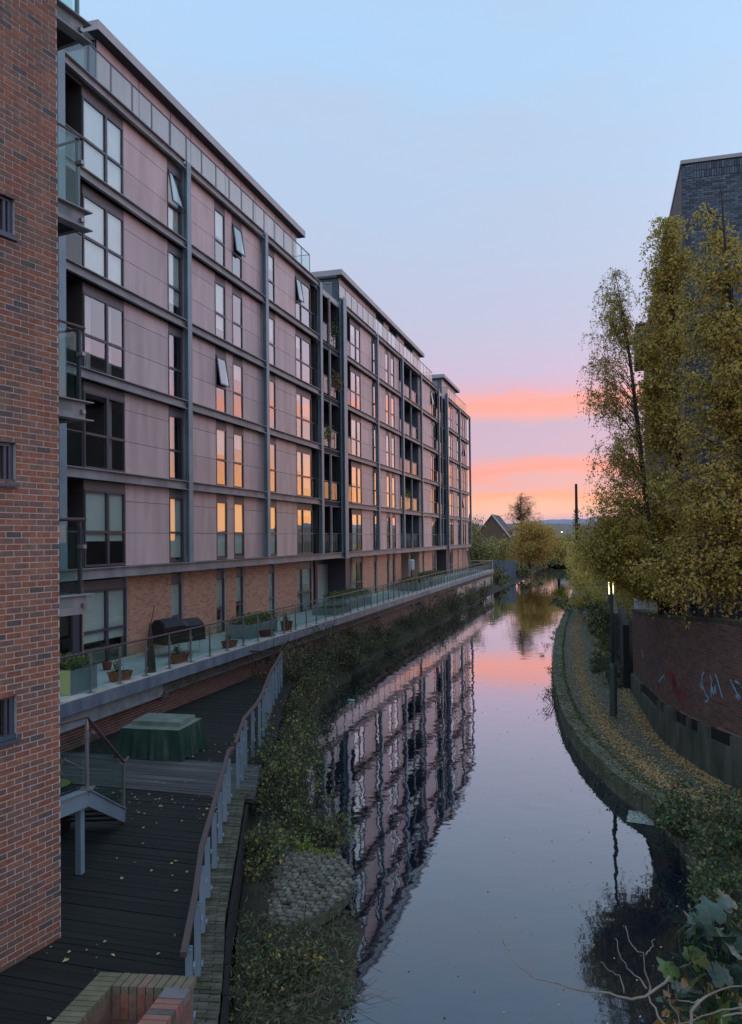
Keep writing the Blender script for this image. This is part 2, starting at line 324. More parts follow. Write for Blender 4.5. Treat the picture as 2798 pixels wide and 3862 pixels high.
def thing(name, label, cat, loc, group=None):
    o = bpy.data.objects.new(name, None); COL.objects.link(o); o.location = loc; o.empty_display_size = .3
    o['label'] = label; o['category'] = cat
    if group: o['group'] = group
    return o
def tag(o, label, cat, group=None):
    o['label'] = label; o['category'] = cat
    if group: o['group'] = group
    return o
def struct(name, mb, mats, smooth=False): return part(name, mb, mats, None, 'structure', smooth)
def npmesh(name, V, F, mats, mi=None):
    me = bpy.data.meshes.new(name); nv, nf, k = len(V), len(F), F.shape[1]
    me.vertices.add(nv); me.vertices.foreach_set('co', V.astype(np.float32).ravel())
    me.loops.add(nf*k); me.loops.foreach_set('vertex_index', F.astype(np.int32).ravel())
    me.polygons.add(nf); me.polygons.foreach_set('loop_start', np.arange(0, nf*k, k, dtype=np.int32))
    for x in mats: me.materials.append(x)
    if mi is not None: me.polygons.foreach_set('material_index', mi.astype(np.int32))
    me.update(); me.validate(); return me
def leaves(name, P, size, mats, prob, parent=None, hang=.0, kind=None, flat=0, asp=.62):
    """one small four-cornered leaf blade at each point of P"""
    n = len(P); sz = size*rng.uniform(.4, 1.6, n)[:, None]
    a = rng.normal(size=(n, 3)); a[:, 2] -= hang*1.6
    if flat: a[:, 2] *= (1-flat)
    a /= np.linalg.norm(a, axis=1)[:, None]
    b = rng.normal(size=(n, 3))
    if flat: b[:, 2] *= (1-flat)
    b -= (b*a).sum(1)[:, None]*a; b /= np.linalg.norm(b, axis=1)[:, None]
    c = np.cross(a, b)
    V = np.stack([P, P+a*sz*.45+b*sz*asp*.5+c*sz*.12, P+a*sz, P+a*sz*.45-b*sz*asp*.5+c*sz*.12], 1).reshape(-1, 3)
    F = np.arange(n*4).reshape(n, 4); mi = rng.choice(len(mats), n, p=np.array(prob)/sum(prob))
    o = link(name, npmesh(name, V, F, mats, mi), parent, None, kind)
    return o

# ------------------------------------------------------------------ water, ground, far land
water = struct('canal_water', MB().poly([(-16, -6, 0), (9, -6, 0), (9, 200, 0), (-16, 200, 0)]), M['water'])
def strip(name, ys, rows, mats, seg_m=None):
    """rows(y) gives a list of (x, z) across; consecutive rows are joined to one sheet"""
    v = []; f = []; mi = []; k = len(rows(ys[0]))
    for y in ys: v += [(x, y, zz) for x, zz in rows(y)]
    for i in range(len(ys)-1):
        for j in range(k-1):
            f.append((i*k+j, i*k+j+1, (i+1)*k+j+1, (i+1)*k+j)); mi.append(seg_m[j] if seg_m else 0)
    b = MB(); b.v, b.f, b.m = v, f, mi
    return struct(name, b, mats, True)
WL = [(-6, -2.6), (5, -2.9), (10, -3.25), (11.3, -3.6), (12.6, -4.0), (14.6, -4.9), (16.3, -6.0), (20.9, -8.3), (23.7, -9.2), (30.8, -10.6), (36, -11.2), (44, -11.6), (54, -11.6), (70, -11.5), (93, -11.9), (112, -11.3), (155, -11.2), (200, -11.5)]
PE = [(-6, 4.2), (8, 2.9), (12, 2.2), (14, 1.85), (16, 1.55), (17.9, 1.3), (18.8, 1.04), (20.1, .41), (21.6, -.11), (23.6, -.61), (26.4, -1.15), (29.3, -1.54), (33.9, -1.99), (42, -2.44), (52, -2.72), (69, -2.85), (94, -3.1), (125, -3.7), (155, -4.4), (200, -5.5)]
ip = lambda t, y: float(np.interp(y, [a for a, _ in t], [b for _, b in t]))
ys = [-6]+[y for y in np.arange(4, 60, .7)]+[y for y in np.arange(60, 201, 5)]
def lrow(y):
    w = ip(WL, y); n = .25*math.sin(y*1.7)+.15*math.sin(y*4.1+1)
    back = -12.75 if y > 27.5 else ip([(-6, -3.2), (7.5, -3.75), (8.5, -4.15), (10.6, -5.1), (12.4, -5.85), (14.5, -6.75), (17, -7.8), (19, -8.4), (23, -9.5), (27.5, -10.9)], y)
    m = (w+back)/2
    return [(w+.5, -.5), (w+n*.5, .03), (m+n*.3, .32+n*.2), (back, .62+n*.15), (back-.02, .60)]
bank_left = strip('left_bank', ys, lrow, [M['soil']])
struct('left_ground', MB().poly([(-4.4, -6, .9), (-5.0, 7, .9), (-7.6, 14, .9), (-11.6, 28, .9), (-12.76, 28, .98), (-12.76, 200, .98), (-2500, 200, .98), (-2500, -6, .98)]), M['grass'])
def rrow(y):
    p = ip(PE, y); w = ip([(-6, 9), (17, 4.4), (18.6, 3.5), (19.7, 2.95), (21, 2.5), (22.4, 2.05), (25, 1.55), (30, 1.12), (31.5, 1.05), (34, .75), (42, .3), (54, .05), (69, -.4), (200, -2)], y)
    n = .12*math.sin(y*2.3)
    if y < 17: return [(p-.02, -.4), (p, .35), (p+.5, .62+n), (p+1.1, .95+n), (w+.6, 1.3)]
    return [(p+.02, -.4), (p+.02, .40), (p+.5, .47), (w-.05, .50), (w+.3, .54)]
strip('towpath', ys, rrow, [M['concrete'], M['path'], M['path'], M['soil']], [0, 1, 2, 3])
struct('right_ground', MB().poly([(4.8, -6, 1.3), (60, -6, 1.3), (60, 17, 1.3), (4.8, 17, 1.3)]).poly([(3.6, 17, 2.9), (900, 17, 2.9), (900, 33, 2.9), (1.3, 33, 2.9), (1.3, 31.6, 2.9), (2.2, 22.5, 2.9)])
       .poly([(.9, 33, .9), (900, 33, .9), (900, 200, .9), (-1.6, 200, .9), (-.2, 69, .9), (.25, 54, .9), (.5, 42, .9)]), M['grass'])
struct('far_ground', MB().poly([(-2500, 200, .98), (2500, 200, .98), (2500, 5200, .98), (-2500, 5200, .98)]).poly([(-16, 199.9, -1), (9, 199.9, -1), (9, 200, 1), (-16, 200, 1)]), M['grass'])
def ridge(name, Y, x0, x1, n, h0, amp, mt, sd):
    rr = random.Random(sd); b = MB(); xs = np.linspace(x0, x1, n); hs = []
    ph = [rr.uniform(0, 6) for _ in range(5)]
    for x in xs: hs.append(h0+amp*(math.sin(x*.004+ph[0])+.5*math.sin(x*.011+ph[1])+.25*math.sin(x*.03+ph[2])+.15*math.sin(x*.09+ph[3])))
    for i in range(n-1):
        x, X, h, g = xs[i], xs[i+1], hs[i], hs[i+1]
        b.poly([(x, Y-Y*.12, 1), (X, Y-Y*.12, 1), (X, Y, g), (x, Y, h)]); b.poly([(x, Y, h), (X, Y, g), (X, Y+Y*.15, 1), (x, Y+Y*.15, 1)])
    return struct(name, b, mt, True)
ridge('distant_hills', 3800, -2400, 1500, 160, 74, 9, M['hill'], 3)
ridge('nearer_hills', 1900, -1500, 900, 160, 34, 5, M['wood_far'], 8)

# ------------------------------------------------------------------ brickwork
def brick_face(o, u, length, z0, z1, holes, course=.075, bl=.225, n=None, prj=.008):
    """cells of a stretcher bond on the vertical plane through o along u; returns list of (s0, s1, za, zb) clipped to holes (s0, s1, z0, z1)"""
    out = []; k = 0; zz = z0
    while zz < z1-.02:
        zb = min(zz+course-.012, z1); s = -(bl/2 if k % 2 else 0)
        while s < length-.01:
            segs = [(max(s, 0), min(s+bl-.012, length))]
            for h in holes:
                if h[2] < (zz+zb)/2 < h[3]:
                    ns_ = []
                    for a, b in segs:
                        if h[1] <= a or h[0] >= b: ns_.append((a, b)); continue
                        if a < h[0]: ns_.append((a, h[0]))
                        if b > h[1]: ns_.append((h[1], b))
                    segs = ns_
            out += [(a, b, zz, zb) for a, b in segs if b-a > .02]
            s += bl
        zz += course; k += 1
    return out
def brick_box(b, o, u, nrm, cell, m, prj):
    o, u, nrm = Vector(o), Vector(u), Vector(nrm); s0, s1, a, c = cell; j = random.uniform(-.0015, .0015)
    P = lambda s, d, zz: o+u*s+nrm*d+Vector((0, 0, zz))
    i = len(b.v); b.v += [tuple(P(*q)) for q in ((s0, -.004, a), (s1, -.004, a), (s1, -.004, c), (s0, -.004, c), (s0, prj+j, a), (s1, prj+j, a), (s1, prj+j, c), (s0, prj+j, c))]
    for f in ((4, 5, 6, 7), (0, 1, 5, 4), (1, 2, 6, 5), (2, 3, 7, 6), (3, 0, 4, 7)): b.f.append(tuple(i+k for k in f)); b.m.append(m)
def bricks(parent, o, u, nrm, cells, mats, w, nparts=0, key=None, prj=.008, name='brick'):
    """nparts of the cells (smallest key first) become single brick objects, the rest one joined part"""
    if nparts:
        cells = sorted(cells, key=key); cache = {}
        for c in cells[:nparts]:
            m = random.choices(range(len(mats)), w)[0]; kk = (round(c[1]-c[0], 2), round(c[3]-c[2], 3), m)
            if kk not in cache:
                b = MB(); brick_box(b, (0, 0, 0), u, nrm, (0, kk[0], 0, kk[1]), 0, prj); cache[kk] = b.mesh('brick', mats[m])
            link(name, cache[kk], parent, Vector(o)+Vector(u)*c[0]+Vector((0, 0, c[2])))
        cells = cells[nparts:]
    if cells:
        b = MB()
        for c in cells: brick_box(b, o, u, nrm, c, random.choices(range(len(mats)), w)[0], prj)
        part(name+'work', b, mats, parent, 'stuff')

# ------------------------------------------------------------------ long apartment block
FX, CX, GX = -14.6, -14.88, -15.06            # steel frame plane, cladding plane, ground floor brick plane
FH = 2.98; LV = [5.5+FH*i for i in range(6)]  # beam tops
bld = thing('apartment_building', 'long apartment block with blue grey steel frame and taupe cladding over brick ground floor', 'apartment building', (FX, 19.4, 2.4))
W2 = [(20.9, 23.06), (38.5, 40.75), (47.9, 50.1), (72.4, 74.5), (81.5, 83.7)]
NW = [(25.85, 26.85), (29.55, 30.5), (31.15, 32.15), (34.75, 35.8), (52.75, 53.8), (56.35, 57.35), (57.95, 59.0), (86.35, 87.4), (89.4, 90.3), (90.85, 91.75)]
CL = [(23.06, 25.85), (26.85, 29.55), (30.5, 31.15), (32.15, 34.75), (35.8, 38.5), (50.1, 52.75), (53.8, 56.35), (57.35, 57.95), (59.0, 60.5), (67.3, 72.4), (83.7, 86.35), (87.4, 89.4), (90.3, 90.85), (91.75, 93.3)]
W2, NW, CL = [[(round(a*.992, 3), round(c*.992, 3)) for a, c in q] for q in (W2, NW, CL)]
COLS = [(19.4, .3), (26.75, .3), (34.0, .3), (41.45, .34), (45.7, .62), (53.1, .3), (60.35, .3), (67.1, .3), (74.75, .34), (79.2, .5), (86.4, .3), (93.45, .3)]
for y, w in COLS:
    b = MB(); z1 = 20.38+(.35 if w > .4 else 0); z0 = 5.2 if w > .4 else 5.503
    b.box(FX-.03, y-w/2, z0, FX, y+w/2, z1)                     # outer flange
    b.box(FX-.17, y-.03, z0, FX-.03, y+.03, z1-.02)             # web
    b.box(FX-.20, y-w/2, z0, FX-.17, y+w/2, z1-.02)             # inner flange
    if w > .4: b.box(CX+.005, y-w/2, z0, FX-.205, y-w/2+.05, z1-.02)
    if w > .4: b.box(FX-.3, y-w/2-.05, z0-.1, FX+.03, y+w/2+.05, z0+.0)
    part('steel_column', b, M['steel'], bld)
# beams: channel with two flanges
def channel(x, y0, y1, zt, h=.3):
    b = MB(); b.box(x-.02, y0, zt-.03, x+.10, y1, zt); b.box(x-.02, y0, zt-h, x+.10, y1, zt-h+.03); b.box(x-.04, y0, zt-h+.03, x-.0, y1, zt-.03); b.box(x-.4, y0, zt-.05, x-.04, y1, zt-.012)
    return b
ycs = [c[0] for c in COLS]
for i, zt in enumerate(LV):
    for k in range(len(COLS)-1):
        y0 = ycs[k]+COLS[k][1]/2; y1 = ycs[k+1]-COLS[k+1][1]/2; x = FX-.12
        if k in (3, 8): x = FX-.40
        if i == 0: y0, y1 = ycs[k]-.001+(.001 if k else -.2), ycs[k+1]; x = FX-.10 if k not in (3, 8) else FX-.2
        part('floor_beam', channel(x, y0+.002, y1-.002, zt, .32 if i else .33), M['beam'], bld)
    if i < 5:
        part('floor_slab', MB().box(-26, 19.3, zt-.30, CX-.06, 93.5, zt-.06), M['dark'], bld)
part('roof_slab', MB().box(-27, 19.3, 20.05, CX-.02, 93.6, 20.36), M['roof'], bld)
part('cladding_backing', MB().box(-26.0, 19.25, 2.4, -26.2, 93.6, 20.3).box(-26, 93.4, 2.4, -15.21, 93.6, 20.04).box(-26, 19.2, 2.4, -15.25, 19.4, 20.04), M['dark'], bld)
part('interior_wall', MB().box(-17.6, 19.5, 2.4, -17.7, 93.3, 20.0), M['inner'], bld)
for i in range(5):                                               # cladding in three courses of panels
    zb = LV[i]
    for a, c in CL:
        for h0, h1 in ((.0, 1.05), (1.065, 2.08), (2.095, 2.67)):
            b = MB().box(CX-.045, a+.006, zb+h0, CX+random.uniform(-.002, .002), c-.006, zb+h1)
            part('cladding_panel', b, M['clad'], bld)
        part('cladding_rail', MB().box(CX-.09, a, zb-.05, CX-.055, c, zb+2.9), M['dark'], bld)
# windows
def window(y0, y1, zb, x, kind, openv=None, blind=None, top=2.35, tr=1.08):
    w = MB(); f = .055; d = .07
    w.box(x-d, y0, zb+.02, x+.012, y0+f, zb+top); w.box(x-d, y1-f, zb+.02, x+.012, y1, zb+top)
    w.box(x-d, y0+f, zb+.02, x+.01, y1-f, zb+.09); w.box(x-d, y0+f, zb+top-f, x+.01, y1-f, zb+top); w.box(x-d, y0+f, zb+tr-.04, x+.01, y1-f, zb+tr+.04)
    mull = None
    if kind == 2:
        mull = y0+(y1-y0)*(.56 if y0 < 30 or 47 < y0 < 51 or 80 < y0 < 85 else .38); w.box(x-d, mull-.05, zb+.09, x+.014, mull+.05, zb+top-f)
    w.box(x-d, y0, zb+top+.005, x-.012, y1, zb+2.66, 1)
    win = part('window', w, [M['frame'], M['louvre']], bld)
    xs_ = [(y0+f, y1-f)] if mull is None else [(y0+f, mull-.05), (mull+.05, y1-f)]
    def pane(a, c, z0, z1):
        j = [random.uniform(-.004, .004) for _ in range(3)]; j.append(j[0]+j[2]-j[1]); b = MB()
        b.hexa([(x-.035+j[0], a, z0), (x-.027+j[0], a, z0), (x-.027+j[1], c, z0), (x-.035+j[1], c, z0), (x-.035+j[3], a, z1), (x-.027+j[3], a, z1), (x-.027+j[2], c, z1), (x-.035+j[2], c, z1)])
        part('window_pane', b, M['pane'], win)
    for k, (a, c) in enumerate(xs_):
        pane(a, c, zb+.09, zb+tr-.04)
        if openv == k:
            s = .06; za, zc = zb+tr+.04, zb+top-f; an = .19   # top hung sash pushed out at the foot
            X = lambda zz, off: x+off+(zc-zz)*math.tan(an*.75)
            p = MB(); fr_ = MB()
            for (ya, yb, z_a, z_b) in ((a, a+s, za, zc), (c-s, c, za, zc), (a+s, c-s, za, za+s), (a+s, c-s, zc-s, zc)):
                fr_.hexa([(X(z_a, 0), ya, z_a), (X(z_a, .04), ya, z_a), (X(z_a, .04), yb, z_a), (X(z_a, 0), yb, z_a), (X(z_b, 0), ya, z_b), (X(z_b, .04), ya, z_b), (X(z_b, .04), yb, z_b), (X(z_b, 0), yb, z_b)])
            part('open_sash', fr_, M['frame'], win)
            p.hexa([(X(za, .015), a+s, za+s), (X(za, .025), a+s, za+s), (X(za, .025), c-s, za+s), (X(za, .015), c-s, za+s), (X(zc, .015), a+s, zc-s), (X(zc, .025), a+s, zc-s), (X(zc, .025), c-s, zc-s), (X(zc, .015), c-s, zc-s)])
            part('window_pane', p, M['pane'], win)
        else:
            pane(a, c, zb+tr+.04, zb+top-f)
        bl = blind[k] if isinstance(blind, (list, tuple)) else blind
        if bl is not None and bl != 'c': part('blind', MB().box(x-.10, a, zb+bl, x-.09, c, zb+top-.02), M['blind'], win)
        if bl == 'c':
            b = MB(); n_ = 14; wd = (c-a)*.45; pts = []
            for q in range(n_+1): pts.append((x-.16+.025*math.sin(q*2.1), a+.02+wd*q/n_))
            for q in range(n_): b.poly([(*pts[q], zb+.12), (*pts[q+1], zb+.12), (*pts[q+1], zb+top-.05), (*pts[q], zb+top-.05)])
            part('curtain', b, M['curtain'], win)
    return win
rb_ = random.Random(5)
def rblind(): return rb_.choice([None, None, 1.3, .12, 1.7, 'c', 2.0, .5])
SC_ = lambda d: {(k[0], round(k[1]*.992, 3)): v for k, v in d.items()}
OPEN = SC_({(4, 25.85): 0, (4, 31.15): 0, (4, 38.5): 0, (2, 29.55): 0, (4, 72.4): 0, (3, 90.85): 0, (1, 89.4): 0})
BL = SC_({(1, 20.9): (None, 'c'), (0, 20.9): (.80, .80), (0, 25.85): .18, (0, 29.55): .14, (0, 31.15): .22, (1, 20.9): (None, 'c'), (2, 20.9): ('c', 'c'), (3, 20.9): (.12, .12), (4, 20.9): (.12, .12), (2, 25.85): 'c', (1, 25.85): 'c', (0, 38.5): (2.0, 2.0), (3, 25.85): .5, (4, 25.85): .12})
for i in range(5):
    for a, c in W2: window(a, c, LV[i], CX, 2, OPEN.get((i, a)), BL.get((i, a), (rblind(), rblind())))
    for a, c in NW: window(a, c, LV[i], CX, 1, OPEN.get((i, a)), BL.get((i, a), rblind()))
# recessed balconies
def recess(y0, y1, zb, posts=(), xg=CX, wall='bluepanel', h=FH, depth=1.8, rail=True, door=True, x_side=None, plinth=0):
    b = MB(); b.box(xg-depth-.1, y0, zb, xg-depth, y1, zb+h-.3); b.box(xg-depth, y0-.1, zb, xg-.02, y0, zb+h-.3); b.box(xg-depth, y1, zb, xg-.02, y1+.1, zb+h-.3)
    bal = part('balcony_recess', b, M[wall], bld)
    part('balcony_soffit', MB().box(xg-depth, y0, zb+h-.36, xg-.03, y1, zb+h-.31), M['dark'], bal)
    if door:
        ym = y0+(y1-y0)*.5
        part('balcony_door', MB().box(xg-depth, ym-.55, zb+.02, xg-depth+.06, ym-.5, zb+2.2).box(xg-depth, ym+.5, zb+.02, xg-depth+.06, ym+.55, zb+2.2).box(xg-depth, ym-.5, zb+2.15, xg-depth+.06, ym+.5, zb+2.2), M['frame'], bal)
        part('door_glass', MB().box(xg-depth+.01, ym-.5, zb+.05, xg-depth+.03, ym+.5, zb+2.15), M['pane'], bal)
    for y in posts: part('balcony_post', MB().box(xg-.0, y-.06, zb, xg+.1, y+.06, zb+h-.3), M['beam'], bal)
    if rail:
        n = max(1, round((y1-y0)/1.05)); w = (y1-y0)/n; g = MB(); r = MB()
        r.box(xg-.06, y0, zb+1.07, xg-.01, y1, zb+1.11)
        for k in range(n+1): r.box(xg-.05, min(max(y0+k*w-.02, y0), y1-.04), zb, xg-.02, min(max(y0+k*w+.02, y0+.04), y1), zb+1.07)
        for k in range(n): g.box(xg-.004, y0+k*w+.05, zb+.08, xg+.006, y0+(k+1)*w-.05, zb+1.02)
        part('balcony_rail', r, M['frame'], bal); part('balcony_glass', g, M['balglass'], bal)
    return bal
for i in range(5):
    zb = LV[i]
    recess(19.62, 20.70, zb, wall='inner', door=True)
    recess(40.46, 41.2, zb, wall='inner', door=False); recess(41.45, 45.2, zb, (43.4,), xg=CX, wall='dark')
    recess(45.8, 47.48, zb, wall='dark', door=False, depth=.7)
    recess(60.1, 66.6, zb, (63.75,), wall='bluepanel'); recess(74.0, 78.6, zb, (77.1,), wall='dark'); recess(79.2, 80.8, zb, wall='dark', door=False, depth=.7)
b = part('lit_doorway', MB().box(CX-1.72, 43.95, LV[4]+.1, CX-1.7, 44.8, LV[4]+2.1), M['warm'], bld)
# ground floor
G2 = [(20.9, 23.3), (38.6, 40.9), (48.2, 50.4), (72.8, 74.6), (81.5, 83.5)]
GN = [(26.05, 26.95), (29.6, 30.5), (31.4, 32.3), (34.9, 35.8), (52.9, 53.9), (56.4, 57.3), (58.1, 59.0), (68.5, 69.3), (86.3, 87.1), (89.4, 90.1), (90.9, 91.6)]
GR = [(40.95, 48.1, 2), (60.8, 67.3, 2), (74.7, 81.4, 2)]
zg = 2.42
for a, c in G2: window(a, c, zg, GX-.08, 2, None, [(.75, .75), (.1, .1), (.6, None), (None, 1.5), (None, None)][G2.index((a, c))], top=2.35, tr=1.08)
for a, c in GN: window(a, c, zg, GX-.10, 1, None, rb_.choice([.1, .2, 1.0, 1.2]), top=2.3)
holes = [(a-19.4, c-19.4, 0, 9) for a, c in G2+GN]+[(a-19.4, c-19.4, 0, 9) for a, c, _ in GR]+[(19.4-19.4, 20.85-19.4, 0, 9)]
gaps = sorted([(h[0]+19.4, h[1]+19.4) for h in holes]); y = 19.4; mb = MB()
for a, c in gaps+[(93.6, 94)]:
    if a-y > .05: part('ground_floor_wall', MB().box(GX-.3, y, 2.4, GX, a, 5.17), M['mortarf'], bld)
    y = max(y, c)

cells = brick_face((0, 0, 0), (0, 1, 0), 74.2, 2.42, 5.17, holes)
bricks(bld, (GX, 19.4, 0), (0, 1, 0), (1, 0, 0), cells, BRF, (5, 4, 2), 300, key=lambda c: c[0] if c[0] > 3.8 else 99+c[0], prj=.007)
for a, c, n in GR:                                     # recessed porches
    wl = MB().box(GX-2.2, a, 2.4, GX-2.1, c, 5.2).box(GX-2.1, a-.06, 2.4, GX-.31, a, 5.15).box(GX-2.1, c, 2.4, GX-.31, c+.06, 5.15)
    pr = part('porch_wall', wl, M['mortarf'], bld)
    cs = brick_face(0, 0, c-a, 2.42, 5.1, [])
    bb = MB()
    for q in cs: brick_box(bb, (GX-2.1, a, 0), (0, 1, 0), (1, 0, 0), q, random.choice((0, 1, 2, 2)), .007)
    part('porch_brickwork', bb, BRF, pr, 'stuff')
part('pale_entrance_door', MB().box(GX-1.3, 45.0, 2.42, GX-1.25, 47.0, 4.75), M['paledoor'], bld)
part('entrance_surround', MB().box(GX-1.32, 44.6, 2.41, GX-1.2, 44.99, 5.1).box(GX-1.32, 47.01, 2.41, GX-.1, 48.05, 5.1).box(GX-1.32, 45.0, 4.76, GX-1.2, 47.0, 5.1), M['frame'], bld)
part('pale_entrance_door', MB().box(GX-1.3, 77.6, 2.42, GX-1.25, 80.2, 4.95), M['inner'], bld)
part('entrance_surround', MB().box(GX-1.32, 76.6, 2.41, GX-1.2, 77.58, 5.1).box(GX-1.32, 80.22, 2.41, GX-.1, 81.35, 5.1), M['frame'], bld)
part('porch_post', MB().box(GX-.15, 63.7, 2.4, GX, 63.9, 5.17), M['mortarf'], bld)
gd = part('glazed_side_door', MB().box(GX-.2, 19.45, 2.42, GX-.1, 19.6, 5.1).box(GX-.2, 20.55, 2.42, GX-.1, 20.85, 5.1).box(GX-.2, 19.6, 4.8, GX-.1, 20.55, 5.1), M['frame'], bld)
part('door_pane', MB().box(GX-.17, 19.6, 2.45, GX-.15, 20.55, 4.8), M['pane'], gd); part('door_blind', MB().box(GX-.26, 19.6, 3.5, GX-.25, 20.55, 4.8), M['inner'], gd)
part('brick_base_course', MB().box(GX+.0, 20.9, 2.403, GX+.03, 93.5, 2.50), M['kerb'], bld)
# rooftop storey in three blocks, set back behind glass balustrades
def penthouse(ya, yb, xr=-25):
    ph = part('rooftop_storey_wall', MB().box(xr, ya, 20.37, -15.92, yb, 22.955), M['dark'], bld)
    part('roof_fascia', MB().box(xr-.2, ya-.45, 22.96, -15.5, yb+.45, 23.28).box(xr-.1, ya-.35, 23.29, -15.6, yb+.35, 23.34), M['roof'], ph)
    part('soffit', MB().box(-15.915, ya-.44, 22.945, -15.51, yb+.44, 22.958), M['dark'], ph)
    y = ya; k = 0; rr = random.Random(int(ya))
    while y < yb-.2:
        w = rr.choice([1.6, 2.5, 3.1, 2.2]); e = min(y+w, yb)
        if rr.random() < .22 and 2 < k: part('rooftop_glazing', MB().box(-15.91, y+.05, 20.4, -15.87, e-.05, 22.85), M['pane'], ph)
        else:
            part('rooftop_panel', MB().box(-15.91, y+.03, 20.4, -15.85, e-.03, 22.95), M['clad'], ph)
        y = e; k += 1
    part('rooftop_end_panel', MB().box(-15.93, ya-.03, 20.4, -19.0, ya-.001, 22.86), M['bluepanel'], ph)
    for q in range(2):
        for zz in (20.45, 21.75): part('rooftop_end_glazing', MB().box(-16.3-q*1.1, ya-.06, zz, -17.3-q*1.1, ya-.035, zz+(1.2 if zz < 21 else .95)), M['pane'], ph)
penthouse(22.9, 41.0); penthouse(48.4, 72.0); penthouse(82.6, 91.2)
def roofrail(ya, yb, ends):
    tr_ = part('balustrade_rail', MB().bar((FX-.22, ya, 21.5), (FX-.22, yb, 21.5), .04, .04), M['frame'], bld)
    n = round((yb-ya)/1.22); w = (yb-ya)/n
    pm = MB().box(-.02, -.02, 0, .02, .02, 1.1).mesh('balustrade_post', M['frame']); gm = MB().box(-.005, .05, .05, .005, w-.05, 1.0).mesh('balustrade_glass', M['balglass'])
    for k in range(n+1): link('balustrade_post', pm, bld, (FX-.22, ya+k*w, 20.39))
    for k in range(n): link('balustrade_glass', gm, bld, (FX-.2, ya+k*w, 20.42))
    for y in ends:
        part('balustrade_rail', MB().bar((FX-.22, y, 21.5), (FX-2.2, y, 21.5), .04, .04), M['frame'], bld)
        part('balustrade_glass', MB().box(FX-.3, y-.005, 20.45, FX-1.2, y+.005, 21.42).box(FX-1.3, y-.005, 20.45, FX-2.1, y+.005, 21.42), M['balglass'], bld)
roofrail(19.7, 40.2, (40.2,)); roofrail(45.2, 72.4, (45.2, 72.4)); roofrail(80.0, 91.4, (80.0, 91.4))

# ------------------------------------------------------------------ terrace in front of the block
TX = -12.5
ter = MB().box(-17.4, 13.0, 2.12, TX-.002, 96.2, 2.40)
struct('terrace', ter, M['paving'])
struct('terrace_edge_stone', MB().box(TX-.32, 13.0, 2.402, TX+.01, 96.2, 2.425), M['kerb'])
fs = thing('terrace_edge_beam', 'blue grey weathered metal edge beam running along the whole terrace above the lower brick wall', 'beam', (TX, 13, 2.1))
y = 13.0
while y < 96: e = min(y+4.2, 96.2); part('fascia_plate', MB().box(TX, y+.004, 2.08, TX+.03, e-.004, 2.40), M['zinc'], fs); y = e
part('lower_beam', MB().box(TX-.35, 13, 1.72, TX-.12, 21.3, 2.08).box(TX-.42, 13, 1.70, TX-.05, 21.3, 1.719), M['palebeam'], fs)
part('lower_beam', MB().box(TX-.35, 21.31, 1.78, TX-.15, 96.2, 2.08).box(TX-.12, 21.31, 1.74, TX-.05, 96.2, 1.80), M['rustbeam'], fs)
for y in (21.3, 29.4, 37.5, 45.5, 54, 62, 70): part('beam_bracket', MB().box(TX-.3, y-.15, 1.62, TX-.02, y+.15, 1.735), M['rustbeam'], fs)
lw = thing('lower_brick_wall', 'red brown brick wall under the terrace edge beside the timber boardwalk', 'wall', (TX-.3, 13, .9))
part('wall_core', MB().box(TX-.6, 13, -.4, TX-.30, 96, 1.72), M['mortarf'], lw)
cells = brick_face(0, 0, 60, .1, 1.70, [])
BRL = [mat('shaded_lower_brick_red', (.22, .10, .075), .85), mat('shaded_lower_brick_brown', (.20, .09, .065), .85), mat('shaded_lower_brick_dark', (.15, .075, .06), .85)]  # brick colours darkened to paint in the shade under the terrace edge
bricks(lw, (TX-.30, 13, 0), (0, 1, 0), (1, 0, 0), cells, BRL, (3, 3, 2), 300, key=lambda c: abs(c[0]-4.5)+abs(c[2]-1.4)*3, prj=.008)
part('wall_footing', MB().box(TX-.30, 30, -.4, TX-.12, 96, .35), M['concrete'], lw)

tr = thing('terrace_railing', 'long glass balustrade with brown handrail and slim posts along the terrace edge', 'railing', (TX-.12, 14.9, 2.42))
n = 62; w = 1.3; ya = 15.2
pm = MB().tube([(0, 0, 0), (0, 0, .80)], .034, 8); pm.tube([(0, 0, .80), (0, 0, 1.04)], [.034, .016], 8); pm.box(-.09, -.09, 0, .09, .09, .012); pm.box(-.03, -.03, .18, .06, .03, .24); pm.box(-.03, -.03, .74, .06, .03, .80)
pmm = pm.mesh('railing_post', M['stainless']); gm = MB().box(-.005, .06, .12, .005, w-.06, .96).mesh('glass_panel', M['balglass'])
for k in range(n+1): link('railing_post', pmm, tr, (TX-.12, ya+k*w, 2.426))
for k in range(n): link('glass_panel', gm, tr, (TX-.10, ya+k*w, 2.43))
part('handrail', MB().tube([(TX-.12, ya-1, 3.48), (TX-.12, ya+n*w+.3, 3.48)], .030, 8), M['handrail'], tr)
part('return_rail', MB().tube([(TX-.12, ya+n*w+.2, 3.48), (TX-6, ya+n*w+.2, 3.48)], .03, 6).box(TX-.2, ya+n*w+.1, .3, TX-.05, ya+n*w+.3, 3.5), M['kerb'], tr)

